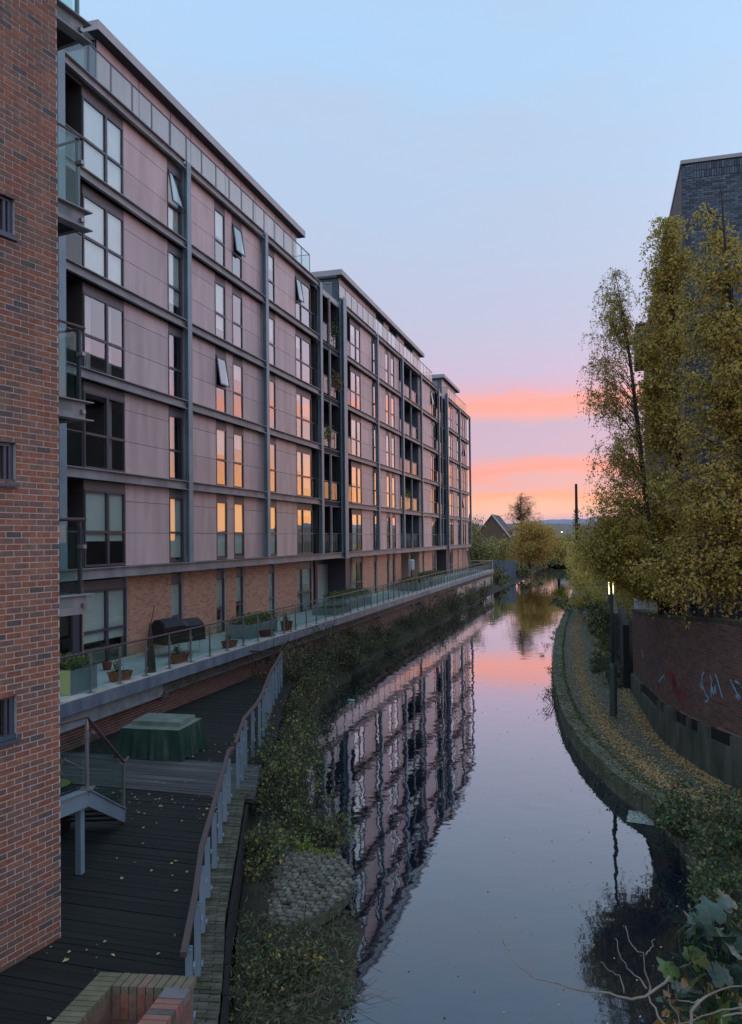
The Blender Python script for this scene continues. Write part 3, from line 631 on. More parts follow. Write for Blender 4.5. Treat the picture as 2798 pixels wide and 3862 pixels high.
# ------------------------------------------------------------------ near brick building, left edge of the view
BA = R(9.5); bu = Vector((math.sin(BA), math.cos(BA), 0)); bn = Vector((math.cos(BA), -math.sin(BA), 0)); P0 = Vector((-6.91, 9.08, 0))
WLEN = 6.0; oB = P0-bu*WLEN
nb = thing('brick_building', 'near corner of a red brick building with small square windows at the left edge', 'brick building', (P0.x, P0.y, 1.0))
WIN = [(3.86, 4.42), (7.02, 7.55), (10.10, 10.62)]
holes = [(WLEN-.68-1.1, WLEN-.68, a, b) for a, b in WIN]
core = MB(); hw = [(0, WLEN-1.78, .6, 22), (WLEN-.68, WLEN, .6, 22)]
def slab(b, s0, s1, z0, z1, d0, d1, m=0):
    pts = [oB+bu*s0-bn*d1, oB+bu*s1-bn*d1, oB+bu*s1-bn*d0, oB+bu*s0-bn*d0]
    b.hexa([(p.x, p.y, z0) for p in pts]+[(p.x, p.y, z1) for p in pts], m)
for s0, s1, z0, z1 in hw: part('wall', (lambda b: (slab(b, s0, s1, z0, z1, 0, .3), b)[1])(MB()), M['mortar'], nb)
zz = .6
for a, b_ in WIN+[(22, 22)]:
    mb = MB(); slab(mb, WLEN-1.779, WLEN-.681, zz, a, 0, .3); part('wall', mb, M['mortar'], nb); zz = b_
mb = MB(); q = [P0, P0-bn*12, P0-bn*12-bu*.3, P0-bu*.3]
mb.hexa([(p.x, p.y, .6) for p in (q[0]-bn*.301, q[1], q[2], q[3]-bn*.301)]+[(p.x, p.y, 22) for p in (q[0]-bn*.301, q[1], q[2], q[3]-bn*.301)])
part('end_wall', mb, M['mortar'], nb)
cells = brick_face(0, 0, WLEN, 1.02, 20, holes, .0785, .235)
cells = [c for c in cells if c[1] > 3.2]
bricks(nb, oB, bu, bn, cells, BR, (4, 2.4, 3.6, 2.8, .8), 300, key=lambda c: (abs(c[2]-4.2)*1.0+(0 if c[0] > 4.6 else 6)), prj=.004)
for a, b_ in WIN:
    f = MB(); s0, s1 = WLEN-1.78, WLEN-.68
    slab(f, s0, s1, a, a+.06, .02, .11); slab(f, s0, s1, b_-.06, b_, .05, .11); slab(f, s1-.07, s1, a+.06, b_-.06, .05, .11); slab(f, s0, s0+.07, a+.06, b_-.06, .05, .11)
    slab(f, s0-.02, s1+.01, a-.035, a+.0, -.05, .05)
    wn = part('small_window', f, M['wframe'], nb); g = MB(); slab(g, s0+.07, s1-.07, a+.06, b_-.06, .08, .09); part('window_pane', g, M['pane'], wn)
    f = MB(); slab(f, s1-.14, s1-.10, a+.06, b_-.06, .055, .10); part('casement_bar', f, M['frame'], wn)
    g = MB(); slab(g, s0, s1, a, b_, .28, .29); part('room_back', g, M['inner'], wn)

# steel balconies on the end wall (corner nearest the view at BC)
BC = Vector((-7.70, 10.75, 0))
lab = {5.5: 'lowest steel balcony with glass panel beside the near brick building', 8.48: 'second steel balcony up beside the near brick building, glass clamped to dark post', 11.46: 'third steel balcony up beside the near brick building, below the topmost one', 14.44: 'topmost steel balcony beside the near brick building, cut by the upper edge'}
for zt in (5.5, 8.48, 11.46, 14.44):
    t = thing('steel_balcony', lab[zt], 'balcony', (BC.x, BC.y, zt), 'steel balconies on the end of the near brick building')
    e = BC-bu*1.5; bk = BC-bn*2.6; ek = e-bn*2.6
    def sl4(p, z0, z1, mt, nm_): part(nm_, MB().hexa([(a.x, a.y, z0) for a in p]+[(a.x, a.y, z1) for a in p]), mt, t)
    sl4([ek, e, BC, bk], zt-.27, zt-.20, M['dark'], 'deck_soffit')
    for z0 in (zt-.30, zt-.02):                                   # channel flanges, then web
        part('edge_channel_flange', MB().bar((e.x, e.y, z0), (BC.x+bu.x*.1, BC.y+bu.y*.1, z0), .18, .02), M['beam'], t)
    part('edge_channel', MB().bar((e.x, e.y, zt-.16), (BC.x, BC.y, zt-.16), .02, .26), M['beam'], t)
    part('end_channel', MB().bar((BC.x, BC.y, zt-.16), (bk.x, bk.y, zt-.16), .02, .30), M['beam'], t)
    pp = BC-bu*.07-bn*.05
    part('balustrade_post', MB().bar((pp.x, pp.y, zt-.3), (pp.x, pp.y, zt+1.12), .05, .05, upv=(1, 0, 0)), M['frame'], t)
    part('handrail', MB().tube([(e.x, e.y, zt+1.14), (BC.x, BC.y, zt+1.14), (bk.x, bk.y, zt+1.14)], .022, 8), M['handrail'], t)
    g = MB(); a, c = e+bn*.03, pp+bn*.05; g.bar((a.x, a.y, zt+.42), (c.x, c.y, zt+.42), .012, 1.25); part('glass_panel', g, M['balglass'], t)
    g = MB(); a, c = pp-bn*.1, bk; g.bar((a.x, a.y, zt+.55), (c.x, c.y, zt+.55), .012, .95); part('glass_panel', g, M['balglass'], t)
    for zz in (zt+.72, zt-.18): part('glass_clamp', MB().obox((pp.x+bn.x*.05, pp.y+bn.y*.05, zz), bn*.06, bu*.035, (0, 0, .03)), M['stainless'], t)
wl = thing('wall_light', 'lit bulkhead lamp on the hidden end wall above the planter', 'lamp', (-9.5, 9.75, 3.6))
part('lamp_housing', MB().box(-9.6, 9.70, 3.5, -9.4, 9.8, 3.66), M['frame'], wl); part('diffuser', MB().box(-9.58, 9.801, 3.52, -9.42, 9.84, 3.64), M['glow'], wl)

# ------------------------------------------------------------------ landing and steps from the terrace to the boardwalk
DZ = 1.10
st = thing('steel_stair', 'blue grey steel landing and short stair leading down to the timber boardwalk', 'stair', (-7.93, 10.88, DZ))
A = Vector((-7.80, 10.9, 2.42)); sd = Vector((-.335, .942, 0)); sn = Vector((-.942, -.335, 0)); Bq = A+sd*2.35
for off, nm_ in ((0, 'a'), (1.15, 'b')):
    a = A+sn*off; c = a+sd*2.3; c.z = DZ+.12
    b = MB(); b.bar(a-Vector((0, 0, .14)), c, .05, .24); b.bar(a-Vector((0, 0, .01)), c+Vector((0, 0, .13)), .10, .02); part('stringer', b, M['steel'], st)
l0 = A-bu*2.6; b = MB(); b.bar(l0-Vector((0, 0, .14)), A-Vector((0, 0, .14)), .05, .26); b.bar(l0, A+bu*.06, .14, .02); part('landing_channel', b, M['steel'], st)
b = MB(); q = [A-bu*2.6, A, A+sn*1.2+Vector((0, 0, 0)), A-bu*2.6+sn*1.2]; b.hexa([(p.x, p.y, 2.30) for p in q]+[(p.x, p.y, 2.39) for p in q]); part('landing_deck', b, M['plank'], st)
for k in range(5):
    p = A+sd*(.25+.42*k); zz = 2.42-(k+1)*.22; b = MB(); p2 = p+sn*1.13; b.bar((p.x, p.y, zz), (p2.x, p2.y, zz), .28, .035); part('tread', b, M['plank'], st)
part('support_column', MB().box(-7.98, 10.84, DZ, -7.88, 10.94, 2.2), M['steel'], st)
part('newel_post', MB().tube([A+Vector((0, 0, 0)), A+Vector((0, 0, .95))], .034, 10).tube([A+Vector((0, 0, .95)), A+Vector((0, 0, 1.10))], [.034, .014], 8).obox(A+Vector((0, 0, .01)), sd*.1, sn*.1, (0, 0, .012)).tube([A+Vector((0, 0, .80)), A+Vector((0, 0, .88))], .045, 10), M['stainless'], st)
E_ = A+sd*2.32; part('end_post', MB().tube([(E_.x, E_.y, DZ), (E_.x, E_.y, 2.17)], .026, 8), M['stainless'], st)
for off in (0, 1.15):
    a = A+sn*off+Vector((0, 0, 1.13)); c = a+sd*2.32; c.z = DZ+1.10; d_ = c+sd*.35; f = a-bu*2.4
    part('handrail', MB().tube([f, a, c, d_], .026, 8), M['handrail'], st)
g = MB(); a = A+Vector((0, 0, .5)); c = E_.copy(); c.z = DZ+.55; g.bar(a+sd*.1, c-sd*.08, .012, .85); part('glass_panel', g, M['balglass'], st)
g = MB(); a = A-bu*2.3; g.bar((a.x, a.y, 2.9), (A.x-bu.x*.1, A.y-bu.y*.1, 2.9), .012, .8); part('glass_panel', g, M['balglass'], st)
bar_ = thing('barrel_planter', 'dark timber barrel planter with reeds, half hidden behind the stair landing', 'planter', (-9.55, 12.3, DZ))
part('barrel', MB().lathe((-9.55, 12.3, DZ), [(.30, 0), (.36, .25), (.38, .5), (.34, .85)], 18), M['plank'], bar_, smooth=True)
part('moss_top', MB().lathe((-9.55, 12.3, DZ+.855), [(.33, 0), (.20, .03)], 14), LF['g'], bar_)
b = MB()
for k in range(9):
    a = random.uniform(0, 6.28); l = random.uniform(.3, .6); c = Vector((-9.55, 12.3, DZ+.86)); b.tube([c, c+Vector((math.cos(a)*l*.4, math.sin(a)*l*.4, l*.7)), c+Vector((math.cos(a)*l, math.sin(a)*l, l*.35))], [.012, .01, .002], 4)
part('reed', b, M['bare'], bar_, 'stuff')

# ------------------------------------------------------------------ timber boardwalk and its curved railing
bw = bpy.data.objects.new('boardwalk', None); COL.objects.link(bw); bw.location = (-8, 14, DZ); bw['kind'] = 'structure'
EDG = [(3, -3.1), (7.14, -4.05), (8.36, -4.58), (9.68, -5.2), (11.68, -6.0), (14.2, -7.02), (14.5, -7.05), (16.9, -7.95), (18.5, -8.35), (19.3, -8.6), (23, -9.9), (27.4, -11.3)]
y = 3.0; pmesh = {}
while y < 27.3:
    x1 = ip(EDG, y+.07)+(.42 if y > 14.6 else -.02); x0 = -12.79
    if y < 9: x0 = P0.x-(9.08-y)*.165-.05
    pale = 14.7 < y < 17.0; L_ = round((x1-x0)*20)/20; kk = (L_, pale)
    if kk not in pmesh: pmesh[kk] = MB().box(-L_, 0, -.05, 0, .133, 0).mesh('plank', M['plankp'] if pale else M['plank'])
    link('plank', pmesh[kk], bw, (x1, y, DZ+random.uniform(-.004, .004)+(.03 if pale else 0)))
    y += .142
b = MB()
part('joist', b.box(-12.7, 3, .5, -4.0, 3.1, 1.0), M['soil'], bw)
def along(t0, t1, step):
    out = []; y = t0; 
    while y < t1:
        dx = (ip(EDG, y+.1)-ip(EDG, y-.1))/.2; out.append((ip(EDG, y), y, dx)); y += step/math.sqrt(1+dx*dx)
    return out
LE = [('boardwalk_railing', 7.14, 14.45, 'near run of brown railing with broad blue grey posts along the boardwalk edge'), ('boardwalk_railing', 14.75, 27.0, 'farther curved run of brown railing with blue grey posts sinking into brambles')]
for nm_, a, c, lb in LE:
    t = thing(nm_, lb, 'railing', (ip(EDG, a), a, DZ), 'railings along the boardwalk')
    pts = [(ip(EDG, y)+.03, y, 2.22) for y in np.linspace(a, c, 24)]
    b = MB()
    for p, q in zip(pts[:-1], pts[1:]): b.bar(p, q, .065, .05)
    part('handrail', b, M['handrail'], t)
    for x, y, dx in along(a+.18, c, 1.0):
        dr = Vector((dx, 1, 0)).normalized(); nr = Vector((dr.y, -dr.x, 0)); b = MB()
        for k in (-.035, .035): b.obox((x+dr.x*k+nr.x*.06, y+dr.y*k+nr.y*.06, 1.78 if y < 14.6 else 1.62), dr*.010, nr*.034, (0, 0, .40 if y < 14.6 else .56))
        b.obox((x+nr.x*.06, y+nr.y*.06, 1.8), dr*.03, nr*.012, (0, 0, .28))
        for zz in (2.0, 1.5): b.obox((x+nr.x*.11, y+nr.y*.11, zz), dr*.05, nr*.01, (0, 0, .015))
        part('post', b, M['steel'], t)
    if a > 10:
        part('return_rail', MB().bar((ip(EDG, c), c, 2.22), (-12.6, c+.1, 2.22), .05, .05), M['handrail'], t)
        part('return_post', MB().box(-12.35, c+.05, DZ, -12.3, c+.1, 2.2), M['handrail'], t)
# brick kerb wall with mossy header coping outside the near railing
kw = thing('kerb_wall', 'low mossy brick wall outside the near railing with header bricks on top', 'wall', (-5.2, 9.7, .3))
ys_ = list(np.arange(3.4, 14.75, .6)); v = MB()
for a, c in zip(ys_[:-1], ys_[1:]):
    xa, xc = ip(EDG, a), ip(EDG, c); v.hexa([(xa-.02, a, .2), (xa+.34, a, .2), (xc+.34, c, .2), (xc-.02, c, .2), (xa-.02, a, 1.26), (xa+.34, a, 1.26), (xc+.34, c, 1.26), (xc-.02, c, 1.26)])
part('wall_core', v, M['moss'], kw); cmesh = [MB().box(.0, 0, 0, .225, .064, .075).box(.235, 0, 0, .345, .064, .07).mesh('coping_brick', M['cope']), MB().box(.0, 0, 0, .11, .064, .072).box(.12, 0, 0, .345, .064, .075).mesh('coping_brick', M['cope'])]
k = 0
for x, y, dx in along(3.5, 14.7, .076):
    o = link('coping_brick', cmesh[k % 2], kw, (x-.02+random.uniform(-.006, .006), y, 1.265+random.uniform(-.006, .006))); o.rotation_euler = (0, 0, random.uniform(-.03, .03)-math.atan(dx)*.5); k += 1
b = MB()
for a, c in zip(ys_[:-1], ys_[1:]): b.bar((ip(EDG, a)+.40, a, .95), (ip(EDG, c)+.40, c+.02, .95), .05, .55)
part('timber_edging', b, M['plank'], kw)

# ------------------------------------------------------------------ tarpaulin covered table on the deck
tp = thing('covered_table', 'green tarpaulin draped over garden furniture on the timber boardwalk', 'covered furniture', (-10.2, 17.9, DZ))
def drape(cx, cy, hx, hy, ang, z0, z1, name, mt, parent, folds=17, amp=.07, flare=.16, n=112, rows=9, mt2=None):
    b = MB(); R_ = []
    for r in range(rows+1):
        t = r/rows; ring = []
        for k in range(n):
            a = 2*math.pi*k/n; c, s = math.cos(a), math.sin(a); q = 1/max(abs(c), abs(s)); q = q*(1-.04*(q-1))
            w = (1-t); fl = 1+flare*w; d = amp*w**.8*(math.sin(13*a+1.8*math.sin(2*a))*.42+math.sin(22*a+1+2*math.sin(3*a))*.34+math.sin(5*a+2)*.35+math.sin(34*a+2)*.2)
            x = c*q*hx*fl+c*d; y = s*q*hy*fl+s*d
            ring.append((cx+x*math.cos(ang)-y*math.sin(ang), cy+x*math.sin(ang)+y*math.cos(ang), z0+(z1-z0)*t+(.03*math.sin(a*7) if r == 0 else 0)))
        R_.append(ring)
    for r in range(rows):
        for k in range(n): i = len(b.v); b.v += [R_[r][k], R_[r][(k+1) % n], R_[r+1][(k+1) % n], R_[r+1][k]]; b.f.append((i, i+1, i+2, i+3)); b.m.append(0)
    return part(name, b, mt, parent), R_[-1]
def top_sheet(ring, inner, zt, name, mt, parent):
    b = MB(); n = len(ring); cx = sum(p[0] for p in ring)/n; cy = sum(p[1] for p in ring)/n; z1 = ring[0][2]
    r2 = [(cx+(p[0]-cx)*inner[0]+inner[2], cy+(p[1]-cy)*inner[1]+inner[3], z1+.0) for p in ring]; r3 = [(cx+(p[0]-cx)*inner[0]*.97+inner[2], cy+(p[1]-cy)*inner[1]*.97+inner[3], zt) for p in ring]
    for k in range(n):
        j = (k+1) % n; b.poly([ring[k], ring[j], r2[j], r2[k]]); b.poly([r2[k], r2[j], r3[j], r3[k]])
    b.poly(r3); return part(name, b, mt, parent)
_, ring = drape(-10.42, 17.55, .76, .66, R(4), DZ+.02, 1.83, 'cover_skirt', M['tarp'], tp)
top_sheet(ring, (.86, .70, -.03, .14), 1.93, 'cover_top', M['tarptop'], tp)

# ------------------------------------------------------------------ things on the terrace
tz = 2.41
def box_planter(x0, y0, x1, y1, h, lb, front=False, plant=True, gr='metal planters on the terrace'):
    t = thing('planter_box', lb, 'planter', ((x0+x1)/2, (y0+y1)/2, tz), gr); e = .02
    b = MB(); b.box(x0, y0, tz, x0+e, y1, tz+h); b.box(x1-e, y0, tz, x1, y1, tz+h); b.box(x0+e, y1-e, tz, x1-e, y1, tz+h); part('side_panel', b, M['planter'], t)
    part('front_panel', MB().box(x0+e, y0, tz, x1-e, y0+e, tz+h), M['planter_lamplit'] if front else M['planter'], t)
    part('soil', MB().box(x0+e, y0+e, tz, x1-e, y1-e, tz+h-.06), M['soil'], t)
    if plant:
        n = int(900*(x1-x0)*(y1-y0))+400; P = rng.uniform((x0, y0, tz+h-.05), (x1, y1, tz+h+.32), (n, 3)); P[:, 2] -= rng.random(n)*.15*np.abs(np.sin(P[:, 1]*5))
        leaves('foliage', P, .07, [LF['g'], LF['d']], [1, 1.6], t)
    return t
box_planter(-13.95, 17.45, -12.95, 18.55, .62, 'tall planter of bushy green shrubs with yellow lamplight painted on its front, nearest on the terrace', True)
box_planter(-14.2, 28.9, -13.25, 31.6, .55, 'long grey planter of dark green shrubs in front of the brick piers')
box_planter(-14.6, 41.2, -13.3, 46.2, .62, 'long planter of low dark hedge outside the pale entrance door')
box_planter(-14.3, 38.7, -12.9, 41.0, .35, 'low empty grey planter just before the hedge planter', plant=False)
box_planter(-14.5, 57.5, -13.0, 61.5, .6, 'planter of mixed green plants before the white heater')
box_planter(-14.5, 63.5, -13.1, 68.5, .75, 'farthest large grey planter beyond the double balcony')
def trough(x, y, w, d, h, a, lb, pl=True, mt='terracotta', gr='terracotta troughs on the terrace'):
    t = thing('terracotta_trough', lb, 'plant pot', (x, y, tz), gr); c, s = math.cos(a), math.sin(a)
    def Q(u, v_, zz): return (x+u*c-v_*s, y+u*s+v_*c, zz)
    b = MB(); o = [Q(-w*.42, -d*.4, tz), Q(w*.42, -d*.4, tz), Q(w*.42, d*.4, tz), Q(-w*.42, d*.4, tz)]; u = [Q(-w*.5, -d*.5, tz+h), Q(w*.5, -d*.5, tz+h), Q(w*.5, d*.5, tz+h), Q(-w*.5, d*.5, tz+h)]
    b.hexa(o+u); part('trough_body', b, M[mt], t); b = MB()
    for i in range(4): b.bar(u[i], u[(i+1) % 4], .035, .05)
    part('rim', b, M[mt], t)
    part('soil', MB().hexa([Q(-w*.44, -d*.42, tz+h), Q(w*.44, -d*.42, tz+h), Q(w*.44, d*.42, tz+h), Q(-w*.44, d*.42, tz+h), Q(-w*.44, -d*.42, tz+h+.012), Q(w*.44, -d*.42, tz+h+.012), Q(w*.44, d*.42, tz+h+.012), Q(-w*.44, d*.42, tz+h+.012)]), M['soil'], t)
    if pl:
        n = 140; P = rng.normal(0, 1, (n, 3))*(.05, .05, .09)+Q(-w*.12, 0, tz+h+.14); leaves('foliage', P, .06, [LF['g'], LF['d']], [1, 1], t)
    return t
trough(-12.95, 19.6, .62, .26, .24, R(60), 'terracotta trough with one small cactus like plant, left of the black cover')
trough(-12.98, 22.9, .62, .26, .26, R(68), 'terracotta trough with dark plants below the black cover')
trough(-12.98, 26.5, .55, .26, .22, R(68), 'terracotta trough with small plants, third along the terrace')
trough(-13.0, 29.9, .6, .3, .22, R(75), 'worn low brown trough before the long grey planter', False, 'potred')
trough(-12.95, 31.9, .4, .35, .38, R(75), 'square clay pot with dark plant beside the long planter')
t = thing('red_pot', 'small dull red pot with a bare plant by the glazed door', 'plant pot', (-14.45, 21.2, tz))
part('pot', MB().lathe((-14.45, 21.2, tz), [(.11, 0), (.15, .2), (.16, .22), (.13, .22)], 14), M['potred'], t, smooth=True)
b = MB()
for k in range(14):
    a = random.uniform(0, 6.3); l = random.uniform(.5, .95); c = Vector((-14.45, 21.2, tz+.2)); b.tube([c, c+Vector((math.cos(a)*.1, math.sin(a)*.1, l*.6)), c+Vector((math.cos(a)*.3, math.sin(a)*.3, l))], [.008, .006, .002], 4)
part('stem', b, M['twig'], t, 'stuff')
# covered barbecue: rounded hood shape on a cart
t = thing('covered_barbecue', 'black fabric cover over a wide barbecue on thin legs', 'barbecue', (-14.0, 24.7, tz)); b = MB(); prof = [(-.38, .42), (-.40, .85), (-.38, 1.08), (-.2, 1.24), (.05, 1.26), (.27, 1.14), (.36, 1.0), (.38, .42)]
ds = Vector((.30, .954, 0)); dn = Vector((.954, -.30, 0)); c0 = Vector((-14.0, 24.7, tz)); secs = []
for s, k in ((-.95, .86), (-.9, .97), (-.3, 1.0), (-.05, 1.0), (.15, .90), (.85, .90), (.92, .8)):
    secs.append([c0+ds*s+dn*u*(1 if k > .9 else .92)+Vector((0, 0, .42+(h-.42)*k)) for u, h in prof])
for A_, B_ in zip(secs[:-1], secs[1:]):
    for k in range(len(prof)-1): b.poly([A_[k], B_[k], B_[k+1], A_[k+1]])
b.poly(secs[0][::-1]); b.poly(secs[-1]); part('fabric_cover', b, M['black'], t)
for s in (-.7, .7):
    for u in (-.28, .28): p = c0+ds*s+dn*u; part('leg', MB().tube([(p.x, p.y, tz), (p.x, p.y, tz+.5)], .02, 6), M['white'], t)
t = thing('closed_parasol', 'closed dark parasol leaning against the railing with its pole pointing up', 'parasol', (-12.85, 21.0, tz))
part('folded_canopy', MB().lathe((-12.85, 21.0, tz), [(.17, 0), (.15, .3), (.10, .8), (.05, 1.25), (.02, 1.45)], 9), M['twig'], t); part('pole', MB().tube([(-12.85, 21.0, tz+1.3), (-12.82, 21.2, tz+1.95)], [.02, .012], 6), M['handrail'], t)
t = thing('patio_heater', 'white topped patio heater standing in front of the double balcony porch', 'heater', (-14.4, 61.4, tz))
part('heater_hood', MB().lathe((-14.4, 61.4, tz+1.35), [(.22, 0), (.26, .1), (.26, .75), (.2, .85)], 12), M['white'], t); part('stand', MB().lathe((-14.4, 61.4, tz), [(.24, 0), (.2, .6), (.05, .7), (.05, 1.35)], 10), M['black'], t)
t = thing('leaning_planks', 'three weathered planks leaning at the far end of the brick ground floor', 'planks', (-14.8, 93.0, tz))
for k in range(3): part('timber_plank', MB().bar((-14.6+.0*k, 91.9+.6*k, tz), (-15.0, 92.2+.6*k, tz+2.3), .12, .05), M['rustbeam'], t)
for (x, y, zz, lb, mm) in ((-14.85, 44.6, LV[3]+1.1, 'red brown flowering plant hanging over the rail of a recessed balcony', 'b'), (-14.9, 44.3, LV[4]+1.0, 'trailing plant pots on the rail of the top recessed balcony', 'd'), (-14.95, 43.2, LV[2]+.8, 'spiky green plant behind the glass of the middle recessed balcony', 'g'), (-15.2, 61.6, LV[1]+.9, 'dark leafy shrub on the second double balcony', 'd'), (-15.1, 63.1, LV[1]+1.1, 'pale trailing plant on the second double balcony by the post', 'l'), (-15.4, 62.2, LV[0]+.7, 'pale bundle with a parasol on the lowest double balcony', 's')):
    t = thing('balcony_plant', lb, 'plant', (x, y, zz-1)); P = rng.normal(0, 1, (260, 3))*(.13, .3, .26)+(x, y, zz); leaves('foliage', P, .13, [LF[mm], LF['d']], [2, 1], t)
    part('pot', MB().lathe((x-.1, y, zz-.55), [(.13, 0), (.17, .3)], 10), M['terracotta'], t)

# ------------------------------------------------------------------ curved retaining wall on the right, with plinth, niches and spray paint
WP = [(1.05, 31.3), (1.27, 28.5), (1.5, 25.2), (1.73, 23.7), (2.03, 22.4), (2.6, 20.7), (3.3, 19.0), (4.3, 17.2), (5.5, 15.5)]
Ls = [0]
for a, c in zip(WP, WP[1:]): Ls.append(Ls[-1]+math.hypot(c[0]-a[0], c[1]-a[1]))
def wpt(s, d=0):
    s = min(max(s, 0), Ls[-1]); x = float(np.interp(s, Ls, [p[0] for p in WP])); y = float(np.interp(s, Ls, [p[1] for p in WP]))
    x2 = float(np.interp(s+.3, Ls, [p[0] for p in WP])); y2 = float(np.interp(s+.3, Ls, [p[1] for p in WP])); x1 = float(np.interp(s-.3, Ls, [p[0] for p in WP])); y1 = float(np.interp(s-.3, Ls, [p[1] for p in WP]))
    t = Vector((x2-x1, y2-y1, 0)).normalized(); n_ = Vector((t.y, -t.x, 0))
    if n_.x > 0: n_ = -n_
    return Vector((x, y, 0))+n_*d, t, n_
ztop = lambda s: float(np.interp(s, [0, 7.5, 10.4, 11.8, 17], [3.58, 4.05, 4.27, 4.34, 4.4]))
zpl = lambda s: float(np.interp(s, [0, 1.9, 5, 7.6, 11.4, 17], [1.2, 1.25, 1.46, 1.55, 1.68, 1.75]))
rw = thing('graffiti_wall', 'dark curved old brick retaining wall with blue and red graffiti above a concrete plinth', 'wall', (1.8, 23.5, .5))
def wstrip(b, s0, s1, z0f, z1f, d0, d1, step=.5, m=0):
    n = max(1, int((s1-s0)/step)); q = [s0+(s1-s0)*k/n for k in range(n+1)]
    for a, c in zip(q, q[1:]):
        A0, A1, B0, B1 = wpt(a, d0)[0], wpt(a, d1)[0], wpt(c, d0)[0], wpt(c, d1)[0]
        b.hexa([(*A0[:2], z0f(a)), (*B0[:2], z0f(c)), (*B1[:2], z0f(c)), (*A1[:2], z0f(a)), (*A0[:2], z1f(a)), (*B0[:2], z1f(c)), (*B1[:2], z1f(c)), (*A1[:2], z1f(a))], m)
b = MB(); wstrip(b, 0, Ls[-1], lambda s: .3, lambda s: ztop(s)-.09, -.35, 0); part('wall_core', b, M['oldmortar'], rw)
b = MB(); wstrip(b, 0, Ls[-1], lambda s: ztop(s)-.09, ztop, -.40, .04); part('coping', b, M['moss'], rw)
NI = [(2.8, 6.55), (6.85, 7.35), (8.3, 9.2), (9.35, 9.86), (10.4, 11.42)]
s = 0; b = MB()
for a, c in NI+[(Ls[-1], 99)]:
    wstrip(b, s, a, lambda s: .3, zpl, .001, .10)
    if c < 90: wstrip(b, a, c, lambda s: .3, lambda s: zpl(s)-.28, .001, .10); n2 = MB(); wstrip(n2, a, c, lambda s: zpl(s)-.28, zpl, .001, .008); part('niche_shade', n2, M['niche_shade'], rw)
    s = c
part('concrete_plinth', b, M['concrete'], rw)
cellsR = []; zz = 1.2; k = 0
while zz < 4.3:
    s = -.11*(k % 2)
    while s < Ls[-1]:
        s1 = s+.215; sm = (s+s1)/2
        if 0 <= s and zz > zpl(sm)+.0 and zz+.066 < ztop(sm)-.085: cellsR.append((s, s1, zz, zz+.063))
        s += .228
    zz += .076; k += 1
cellsR.sort(key=lambda c: abs(c[0]-11)+abs(c[2]-2.6)*2)
omesh = [MB().box(0, -.004, 0, .215, .008, .063).mesh('brick', m) for m in OLD]; b = MB()
for i, c in enumerate(cellsR):
    p, t, nn = wpt((c[0]+c[1])/2); m = random.choices((0, 1, 2), (4, 3, 3))[0]
    if i < 300:
        o = link('brick', omesh[m], rw, p-t*.107+Vector((0, 0, c[2]))); an = math.atan2(t.y, t.x); 
        q = t.cross(nn).z
        if q > 0: o.rotation_euler = (0, 0, an)
        else: o.location = o.location+t*.215; o.rotation_euler = (0, 0, an+math.pi)
    else:
        pr = random.uniform(.004, .011); b.obox(p+nn*(pr/2)+Vector((0, 0, (c[2]+c[3])/2)), t*.107, nn*(pr/2+.002), (0, 0, .0315), m)
part('brickwork', b, OLD, rw, 'stuff')
def stroke(pts, w, mt, dep=.017):
    b = MB(); P = []
    for (s0, z0), (s1, z1) in zip(pts, pts[1:]):
        n = max(2, int((abs(s1-s0)+abs(z1-z0))/.06))
        for k in range(n): P.append((s0+(s1-s0)*k/n, z0+(z1-z0)*k/n))
    P.append(pts[-1])
    for (s0, z0), (s1, z1) in zip(P, P[1:]):
        a, c = wpt(s0, dep)[0], wpt(s1, dep)[0]; a.z, c.z = z0, z1
        if (c-a).length > 1e-4: nn = wpt(s0)[2]; dd = (c-a).normalized(); sd_ = nn.cross(dd)*w/2; b.poly([a-sd_-dd*.008, c-sd_+dd*.008, c+sd_+dd*.008, a+sd_-dd*.008])
    part('spray_paint', b, mt, rw)
S_ = [[(10.1, 2.92), (10.0, 2.82), (9.96, 2.7), (9.99, 2.57), (10.09, 2.46), (10.2, 2.36), (10.31, 2.31), (10.27, 2.25), (10.12, 2.19)], [(9.86, 2.61), (9.91, 2.52), (9.97, 2.47)], [(10.41, 2.89), (10.5, 2.78), (10.47, 2.64), (10.43, 2.37)],
      [(10.43, 2.37), (10.5, 2.62), (10.57, 2.45), (10.66, 2.68), (10.7, 2.5)], [(10.69, 2.97), (10.78, 2.85), (10.86, 2.69), (10.98, 2.47)], [(11.33, 2.94), (11.48, 2.8), (11.59, 2.69), (11.65, 2.54)], [(11.54, 2.95), (11.66, 2.92), (11.77, 2.86), (11.9, 2.8)], [(11.56, 2.6), (11.68, 2.66), (11.73, 2.59)],
      [(6.44, 2.02), (6.82, 2.21), (7.09, 2.32), (7.21, 2.2)]]
for q in S_: stroke(q, .055, M['grafb'])
stroke([(2.66, 2.43), (2.83, 2.3), (2.92, 2.2)], .06, M['white'])
for q in ([(4.44, 2.47), (4.59, 2.22), (5.06, 1.91)], [(6.21, 2.7), (6.29, 2.48), (6.4, 2.04)], [(5.63, 2.6), (5.76, 2.33), (5.88, 1.99)], [(5.0, 2.6), (5.2, 2.1)]): stroke(q, .10, M['grafv'])
for q in ([(7.6, 2.50), (8.0, 2.40), (8.15, 2.2)], [(7.7, 2.38), (8.2, 2.12), (8.5, 1.95)], [(8.5, 2.16), (8.8, 2.1), (9.05, 2.14)], [(8.75, 2.1), (8.85, 1.9), (8.8, 1.74)], [(7.9, 2.5), (8.3, 2.3)]): stroke(q, .2, M['grafr'])
# return of the wall at its far corner
part('return_wall', MB().box(1.05+.02, 31.3, .3, 3.2, 31.62, 3.45), M['oldmortar'], rw)

